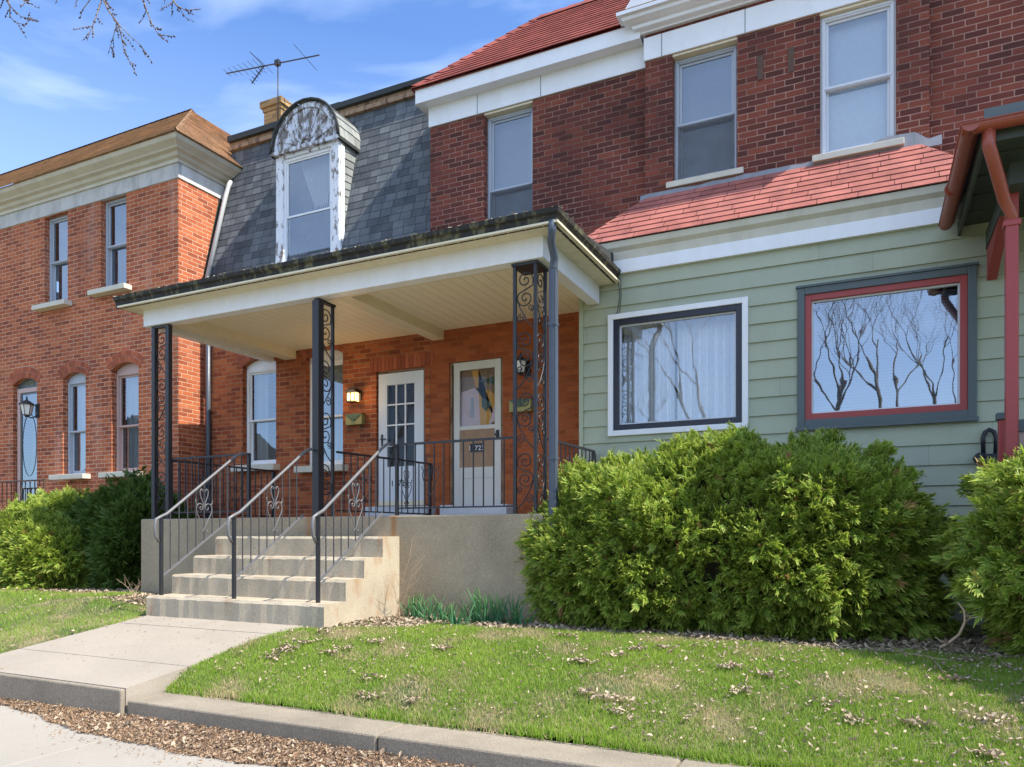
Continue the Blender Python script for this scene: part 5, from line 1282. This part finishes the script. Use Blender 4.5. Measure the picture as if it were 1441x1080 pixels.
def cat3(parts):
    V, Fc, U = [], [], []; b = 0
    for v, f, u in parts: V.append(v); Fc.append(f+b); U.append(u); b += len(v)
    return np.concatenate(V), np.concatenate(Fc), np.concatenate(U)
V, Fc, UV = cat3([blades(330000,-5.35,2.8,4.31,7.1,rng), blades(9000,-5.2,2.8,4.27,4.36,rng,.02,.05), blades(70000,-13.5,-7.5,4.34,7.3,rng)])
kind(np_mesh('grass', V, Fc, M['grass'], UV), 'stuff', 'short spring grass of the front lawn')
def dry(n, fx, rs, smin=.012, smax=.03, curl=.5, asp=(.35,.8), lift=.012):
    x, y, z = fx(n, rs); m = len(x); s = rs.uniform(smin,smax,m); a = rs.uniform(0,6.28,m); asx = rs.uniform(*asp,m); cu = rs.uniform(-.2,1,m)*curl
    til = rs.normal(0,.45,m); dx_, dy_ = np.cos(a), np.sin(a); nx, ny = -dy_, dx_
    def q(u, v, w): return np.stack([x+dx_*s*u+nx*s*asx*v, y+dy_*s*u+ny*s*asx*v, z+s*w+lift*rs.random(m)+np.abs(til)*s*.5+til*s*u*.6],1)
    P = [q(-1,0,cu), q(-.3,-1,.1+cu*.3), q(.5,-.8,.05), q(1,0,cu*.8), q(.4,.9,.15+cu*.6), q(-.4,.8,cu*.2)]
    c = np.stack([x,y,z+.002+.3*s*np.abs(til)],1); V = np.concatenate(P+[c]); i = np.arange(m); Fc = []
    for k in range(6): Fc.append(np.stack([i+k*m, i+((k+1)%6)*m, i+6*m],1))
    Fc = np.concatenate(Fc); r = rs.random(m); U = np.stack([np.concatenate([r]*6)]*3,1); U = np.stack([U, np.tile(np.array([0,0,.3]),(6*m,1))],2).reshape(-1,2)
    return V, Fc, U
def on_lawn(n, rs):
    x = rs.uniform(-5.3,2.6,n); y = rs.uniform(4.4,7.0,n); k = in_lawn(x,y) & (rs.random(n) < .28+.5*np.clip(patchy(x*1.3,y*1.1),0,1)+.35*(x > -1.5)); x, y = x[k], y[k]; return x, y, lz_arr(x,y)+.028
def on_lawn2(n, rs):
    x = rs.uniform(-13.5,-7.6,n); y = rs.uniform(4.5,7.2,n); k = in_lawn(x,y); x, y = x[k], y[k]; return x, y, lz_arr(x,y)+.025
def clumps(n, rs):
    cx = rs.uniform(-5.2,2.6,46); cy = rs.uniform(4.45,6.9,46); i = rs.integers(0,46,n); x = cx[i]+rs.normal(0,.05,n); y = cy[i]+rs.normal(0,.03,n); k = in_lawn(x,y); x, y = x[k], y[k]; return x, y, lz_arr(x,y)+.03
V, Fc, UV = cat3([dry(5200,on_lawn,rng,.008,.022,.7,(.2,.7)), dry(420,on_lawn2,rng,.012,.03), dry(1300,clumps,rng,.009,.026,1.)])
kind(np_mesh('fallen_leaves', V, Fc, M['leaf'], UV), 'stuff', 'pale dry leaves scattered over the lawn')
def bed(n, rs):
    x = rs.uniform(-5.0,3.2,n); y = rs.uniform(5.9,8.2,n); k = ~in_lawn(x,y) & ~((x < XP1+.05) & (y > YP)); x, y = x[k], y[k]; return x, y, lz_arr(x,y)+.003
def bed2(n, rs):
    x = rs.uniform(-13.5,-7.6,n); y = rs.uniform(6.1,8.2,n); k = ~in_lawn(x,y) & ~((x > XP0) & (y > YP)); x, y = x[k], y[k]; return x, y, lz_arr(x,y)+.003
V, Fc, UV = cat3([dry(15000,bed,rng,.012,.034), dry(7000,bed2,rng,.012,.034)])
kind(np_mesh('leaf_litter', V, Fc, M['leaf'], UV), 'stuff', 'brown leaf litter in the planting beds')
def strip(n, rs):
    x = rs.uniform(-12,1.2,n); wdt = strip_w(x)*1.0; fr = rs.random(n)**.9; fr = np.where(rs.random(n) < .04, fr*1.5, fr); y = YK-fr*wdt; return x, y, -1.427+.05*np.clip(1-fr,0,1)**1.2+rs.random(n)*.008
V, Fc, UV = dry(34000, strip, rng, .004, .014, .4, (.12,.4)); kind(np_mesh('needle_litter', V, Fc, M['leafred'], UV), 'stuff', 'rusty brown litter along the kerb')
V, Fc, UV = dry(2600, lambda n, rs: strip(n, rs), rng, .009, .026, .7); kind(np_mesh('kerb_leaves', V, Fc, M['leaf'], UV), 'stuff', 'larger dry leaves in the strip below the kerb')
def on_walk(n, rs):
    x = rs.uniform(WXL,WXR,n); y = YK+.02+(5.95-YK)*rs.random(n)**.6; return x, y, -1.178+(y-YK)/(5.985-YK)*.272+.003
V, Fc, UV = dry(150, on_walk, rng, .006, .016, .4, (.2,.5), .002); kind(np_mesh('walk_debris', V, Fc, M['leafred'], UV), 'stuff', 'crumbs of leaf on the concrete walk')
V, Fc, UV = dry(90, lambda n, rs: (rs.uniform(-8,-3,n), rs.uniform(2.2,3.45,n), np.full(n,-1.427)), rng, .006, .02, .4, (.2,.5), .002); kind(np_mesh('pavement_debris', V, Fc, M['leafred'], UV), 'stuff', 'crumbs of leaf on the pavement')

# ---- daffodil clumps against the porch wall
def clump(x, y, n, h, label, seed):
    rs = random.Random(seed); zg = lawn_z(x, y)+.0; t = thing('daffodil_clump', label, 'plant', (x, y, zg), 'daffodil clumps along the porch wall')
    V, Fc, U = [], [], []
    for k in range(n):
        a = rs.uniform(0,6.28); r = rs.uniform(0,.13); bx_, by_ = x+r*math.cos(a)*1.35, y+r*math.sin(a)*.7; hh = h*rs.uniform(.45,1.15); la = rs.uniform(0,6.28); le = rs.uniform(.02,.16); wa = rs.uniform(0,3.14); w_ = rs.uniform(.006,.009); rn = rs.random(); b = len(V)
        for s in range(5):
            t_ = s/4; px2 = bx_+math.cos(la)*le*t_**1.6; py2 = by_+math.sin(la)*le*t_**1.6; w2 = w_*(1 if s < 4 else .35); z_ = zg-.01+hh*t_
            V += [(px2-w2*math.cos(wa),py2-w2*math.sin(wa),z_),(px2+w2*math.cos(wa),py2+w2*math.sin(wa),z_)]
        for s in range(4):
            q = b+2*s; Fc.append((q,q+1,q+3,q+2)); U += [(rn,s/5),(rn,s/5),(rn,(s+1)/5),(rn,(s+1)/5)]
    np_mesh('leaf_tuft', np.array(V), np.array(Fc), M['daffodil'], np.array(U), False, t)
for i, (u, yv, n, h, lb) in enumerate(((583,7.12,46,.30,'leftmost daffodil clump, next to the steps'),(607,6.98,34,.27,'second daffodil clump from the steps'),(640,6.72,40,.25,'low front daffodil clump reaching onto the lawn edge'),(622,7.08,24,.22,'small daffodil clump behind the low front one'),(672,7.05,56,.34,'daffodil clump with pale yellowish leaf tips'),(697,7.08,40,.31,'daffodil clump in shade left of the last one'),(724,7.02,42,.28,'rightmost daffodil clump, shaded by the broad shrub'))):
    clump(PX(u, yv), yv, n, h, lb, 40+i)
# ---- bare twiggy plants
def twig_plant(name, label, x, y, zg, n, h, spread, mat, seed, cat='plant', r0=.005):
    rs = random.Random(seed); mb = MB()
    for k in range(n):
        a = rs.uniform(0,6.28); p = Vector((x+rs.uniform(-.08,.08), y+rs.uniform(-.06,.06), zg)); d_ = Vector((math.cos(a)*spread, math.sin(a)*spread*.7, 1)).normalized(); L_ = h*rs.uniform(.5,1.1); pts = [p.copy()]
        for s in range(6): d_ = (d_+Vector((rs.uniform(-.22,.22), rs.uniform(-.2,.2), rs.uniform(-.1,.05)))).normalized(); p = p+d_*L_/6; pts.append(p.copy())
        mb.tube(pts, [r0*(1-.13*i) for i in range(7)], 4, False)
        for b_ in (2,3,4):
            q = pts[b_]; dd = Vector((rs.uniform(-1,1), rs.uniform(-.6,.6), rs.uniform(.1,.8))).normalized(); mb.tube([q, q+dd*L_*.16, q+dd*L_*.28+Vector((0,0,.02))], [r0*.5,r0*.4,r0*.2], 4, False)
    return tag(mb.build(name, mat), label, cat)
twig_plant('bare_sapling', 'thin bare twigs growing beside the right side of the steps', -4.80, 7.0, -.9, 7, .95, .35, M['stick'], 3, r0=.0038)
twig_plant('bare_shrub', 'leafless orange twigs at the far left in front of the stoop', PX(14,8.0), 8.0, -.85, 15, 1.7, .45, M['stick'], 6, r0=.007)
twig_plant('dry_weed', 'dry arching weed stems at the left foot of the porch wall', PX(192,7.1), 7.1, -.8, 6, .4, .9, M['stick'], 9, r0=.004)
P_ = lambda u, v, Y: Vector((PX(u,Y), Y, PZ(u,v,Y)))
mb = MB(); mb.tube([P_(1322,912,6.5),P_(1335,905,6.5),P_(1350,893,6.45),P_(1358,875,6.4),P_(1357,860,6.4),P_(1348,848,6.4)], [.012,.011,.010,.009,.007,.004], 6)
mb.tube([P_(1335,905,6.5),P_(1325,903,6.45),P_(1316,897,6.4)], [.008,.006,.003], 5); mb.tube([P_(1358,876,6.4),P_(1366,870,6.35),P_(1380,868,6.3)], [.005,.004,.002], 5); mb.tube([P_(1357,868,6.4),P_(1370,866,6.4)], [.004,.002], 5)
tag(mb.build('dead_branch', M['stick']), 'crooked bare branch upright in front of the right shrub', 'branch')
def ground_stick(pts, label, r=.008):
    mb = MB(); q = [Vector((PX(u,Y), Y, lawn_z(PX(u,Y),Y)+.025)) for u, Y in pts]; mb.tube(q, [r*(1-.7*i/(len(q)-1)) for i in range(len(q))], 5); tag(mb.build('fallen_stick', M['stick']), label, 'stick')
ground_stick([(1245,6.75),(1270,6.55),(1300,6.45),(1322,6.35),(1345,6.3)], 'long grey stick lying in the shaded leaf bed on the right')
ground_stick([(1310,6.4),(1322,6.1),(1328,5.9)], 'short forked stick beside the upright dead branch', .006)
ground_stick([(1052,5.45),(1049,5.3),(1056,5.1)], 'small curved twig lying on the sunlit grass', .005)

# ---- street tree whose twigs hang into the top left corner
tr = thing('street_tree', 'bare street tree whose budding twigs hang into the top left corner', 'tree', (-6.6, 1.2, -1.45))
mb = MB(); mb.tube([(-6.6,1.2,-1.5),(-6.6,1.2,-1.2),(-6.58,1.22,.5),(-6.5,1.3,2.2),(-6.45,1.35,3.6),(-6.6,1.2,5.4),(-6.4,1.0,7.5)], [.30,.24,.19,.17,.15,.11,.05], 12)
mb.tube([(-6.46,1.34,3.4),(-5.9,2.0,4.3),(-5.2,2.9,4.9),(-4.4,3.5,5.0)], [.09,.07,.045,.02], 8); mb.tube([(-6.45,1.3,3.0),(-7.3,.6,4.5),(-8.0,-.2,6.3)], [.09,.07,.03], 8)
mb.tube([(-6.5,1.3,4.4),(-5.8,.6,5.8),(-5.2,-.2,7.4)], [.08,.06,.025], 8)
mb.build('trunk', M['bark'], tr)
YT = 3.5; mbt, mbb = MB(), MB(); rs = random.Random(21)
top = Vector((-5.2,2.9,4.9))
def hang(pxs, r, root, side=True):
    pts = [P_(u, v, YT+dy) for u, v, dy in pxs]
    full = [Vector(root)]+pts
    mbt.tube(full, [r*1.8]+[r*(1-.75*i/len(pts)) for i in range(len(pts))], 5, False)
    for a, b in zip(pts, pts[1:]):
        seg = b-a; k = max(2, int(seg.length/.035))
        for i in range(k):
            p = a+seg*(i+rs.random())/k
            d_ = Vector((rs.uniform(-1,1), rs.uniform(-.5,.5), rs.uniform(-1,.3))).normalized()
            if side and rs.random() < .40:
                l = rs.uniform(.04,.16); e = p+(d_+seg.normalized()*.9).normalized()*l; mbt.tube([p, (p+e)/2+d_*.008, e], [.0022,.0018,.0012], 4, False)
                for j in range(int(l/.02)):
                    q = p+(e-p)*(j+1)/(l/.02+.01); bud(q+Vector((rs.uniform(-.006,.006),0,rs.uniform(-.006,.006))), rs)
            else: bud(p+d_*.007, rs)
def bud(p, rs):
    s = rs.uniform(.0035,.0065); d_ = Vector((rs.uniform(-1,1), rs.uniform(-1,1), rs.uniform(-1.3,.4))).normalized()*s*1.5
    mbb.tube([p-d_, p, p+d_], [s*.4, s, s*.3], 5)
hang([(142,-8,0),(152,14,0),(165,32,0),(170,48,.05),(176,75,.05),(190,101,.1)], .006, top)
hang([(143,0,0),(136,22,-.05),(128,42,-.1),(122,58,-.1)], .004, P_(142,-8,YT))
hang([(165,32,0),(160,50,.0),(152,77,.05)], .003, P_(160,28,YT)); hang([(166,34,0),(182,50,.05),(196,62,.1),(208,78,.1)], .003, P_(160,28,YT))
hang([(198,-10,.1),(206,14,.1),(214,34,.1),(224,50,.1),(237,60,.1)], .005, top); hang([(206,14,.1),(200,28,.1),(196,32,.1)], .003, P_(203,8,YT))
hang([(238,-12,.2),(248,8,.2),(262,15,.2),(283,13,.2)], .0045, top); hang([(250,9,.2),(262,26,.2),(272,30,.2)], .003, P_(244,2,YT+.2)); hang([(228,-10,.2),(232,6,.2)], .003, top)
hang([(120,-12,-.1),(127,0,-.1),(116,14,-.1),(113,25,-.1)], .004, top); hang([(104,-12,-.1),(108,0,-.1),(105,13,-.1)], .0035, top); hang([(84,-12,-.2),(78,6,-.2)], .0035, top)
hang([(5,-14,-.3),(14,8,-.3),(14,24,-.3),(22,32,-.3),(30,34,-.3)], .005, top); hang([(15,10,-.3),(30,24,-.3),(52,28,-.3)], .0035, P_(10,2,YT-.3)); hang([(22,-10,-.3),(34,2,-.3),(46,-1,-.3)], .0035, top)
mbt.build('crown_twigs', M['twig'], tr); mbb.build('buds', M['bud'], tr)

# ---- bare trees across the street (they show as reflections in the picture windows)
def bare_tree(x, y, h, seed, label, lean=0):
    rs = random.Random(seed); t = thing('bare_tree', label, 'tree', (x, y, -1.5), 'bare trees across the street'); mt, mc = MB(), MB()
    def grow(mb, p, d_, l, r, lev):
        pts, rr_ = [p.copy()], [r]; n = 5
        for i in range(n):
            d_ = (d_+Vector((rs.uniform(-.16,.16), rs.uniform(-.16,.16), rs.uniform(-.04,.10)))).normalized(); p = p+d_*l/n; pts.append(p.copy()); rr_.append(r*(1-.42*(i+1)/n))
        mb.tube(pts, rr_, 8 if lev == 0 else (6 if lev < 3 else 4), False)
        if lev >= (6 if h > 12.5 and abs(x) < 7 else 5): return
        k = 2 if lev == 0 else (rs.choice((2,3,3)) if lev < 3 else rs.choice((3,3,4)))
        for j in range(k):
            ax = Vector((rs.uniform(-1,1), rs.uniform(-1,1), .25)).normalized(); nd = (d_*1.0+ax*rs.uniform(.45,.85)).normalized(); s = rs.choice((3,4,5)) if lev else 5
            grow(mc, pts[s], nd, l*rs.uniform(.62,.82), rr_[s]*rs.uniform(.55,.75), lev+1)
    grow(mt, Vector((x,y,-1.55)), Vector((lean,0,1)).normalized(), h*.34, h*.017, 0)
    mt.build('trunk', M['bark'], t); mc.build('crown', M['bark'], t)
for i, (x, y, h, ln) in enumerate(((-1.9,-12.6,13,-.10),(.35,-12.0,14,.06),(2.3,-13.0,13,-.08),(-6.3,-13,14,.1),(-9.3,-14,13,-.05),(-17,-15,15,.05),(-24,-15,14,0),(9,-14,13,0))):
    bare_tree(x, y, h, 60+i, ('leftmost','middle','right-hand')[i]+' of the leafless trees reflected in the red framed window' if i < 3 else ('leafless tree reflected at the right of the curtained picture window','leafless tree reflected at the left of the curtained picture window','leafless tree across the street facing the white door','leafless tree across the street facing the orange house','leafless tree across the street beyond the entry porch')[i-3], ln)
# ---- gabled house across the street whose outline shows in the panes of the orange house
hx_ = thing('gabled_house', 'plain gabled house across the street, seen only as a dark outline in the left windows', 'house', (-45, -16, -1.5))
MB().box(-50, -40, -26, -16, -1.6, 4.2).build('wall', M['brick_dark'], hx_)
mb = MB(); mb.face([(-50.4,-15.7,4.2),(-39.6,-15.7,4.2),(-45,-15.7,8.2)]); mb.face([(-50.4,-15.7,4.2),(-45,-15.7,8.2),(-45,-26.3,8.2),(-50.4,-26.3,4.2)]); mb.face([(-39.6,-15.7,4.2),(-39.6,-26.3,4.2),(-45,-26.3,8.2),(-45,-15.7,8.2)]); mb.face([(-50.4,-26.3,4.2),(-45,-26.3,8.2),(-39.6,-26.3,4.2)]); mb.build('roof', M['darkroof'], hx_)
for wx in (-48, -45, -42): MB().frame(wx-.5, wx+.5, .4, 2.2, -15.99, -15.9, .08).box(wx-.42, wx+.42, -15.97, -15.94, 1.28, 1.34).build('window', M['white'], hx_)
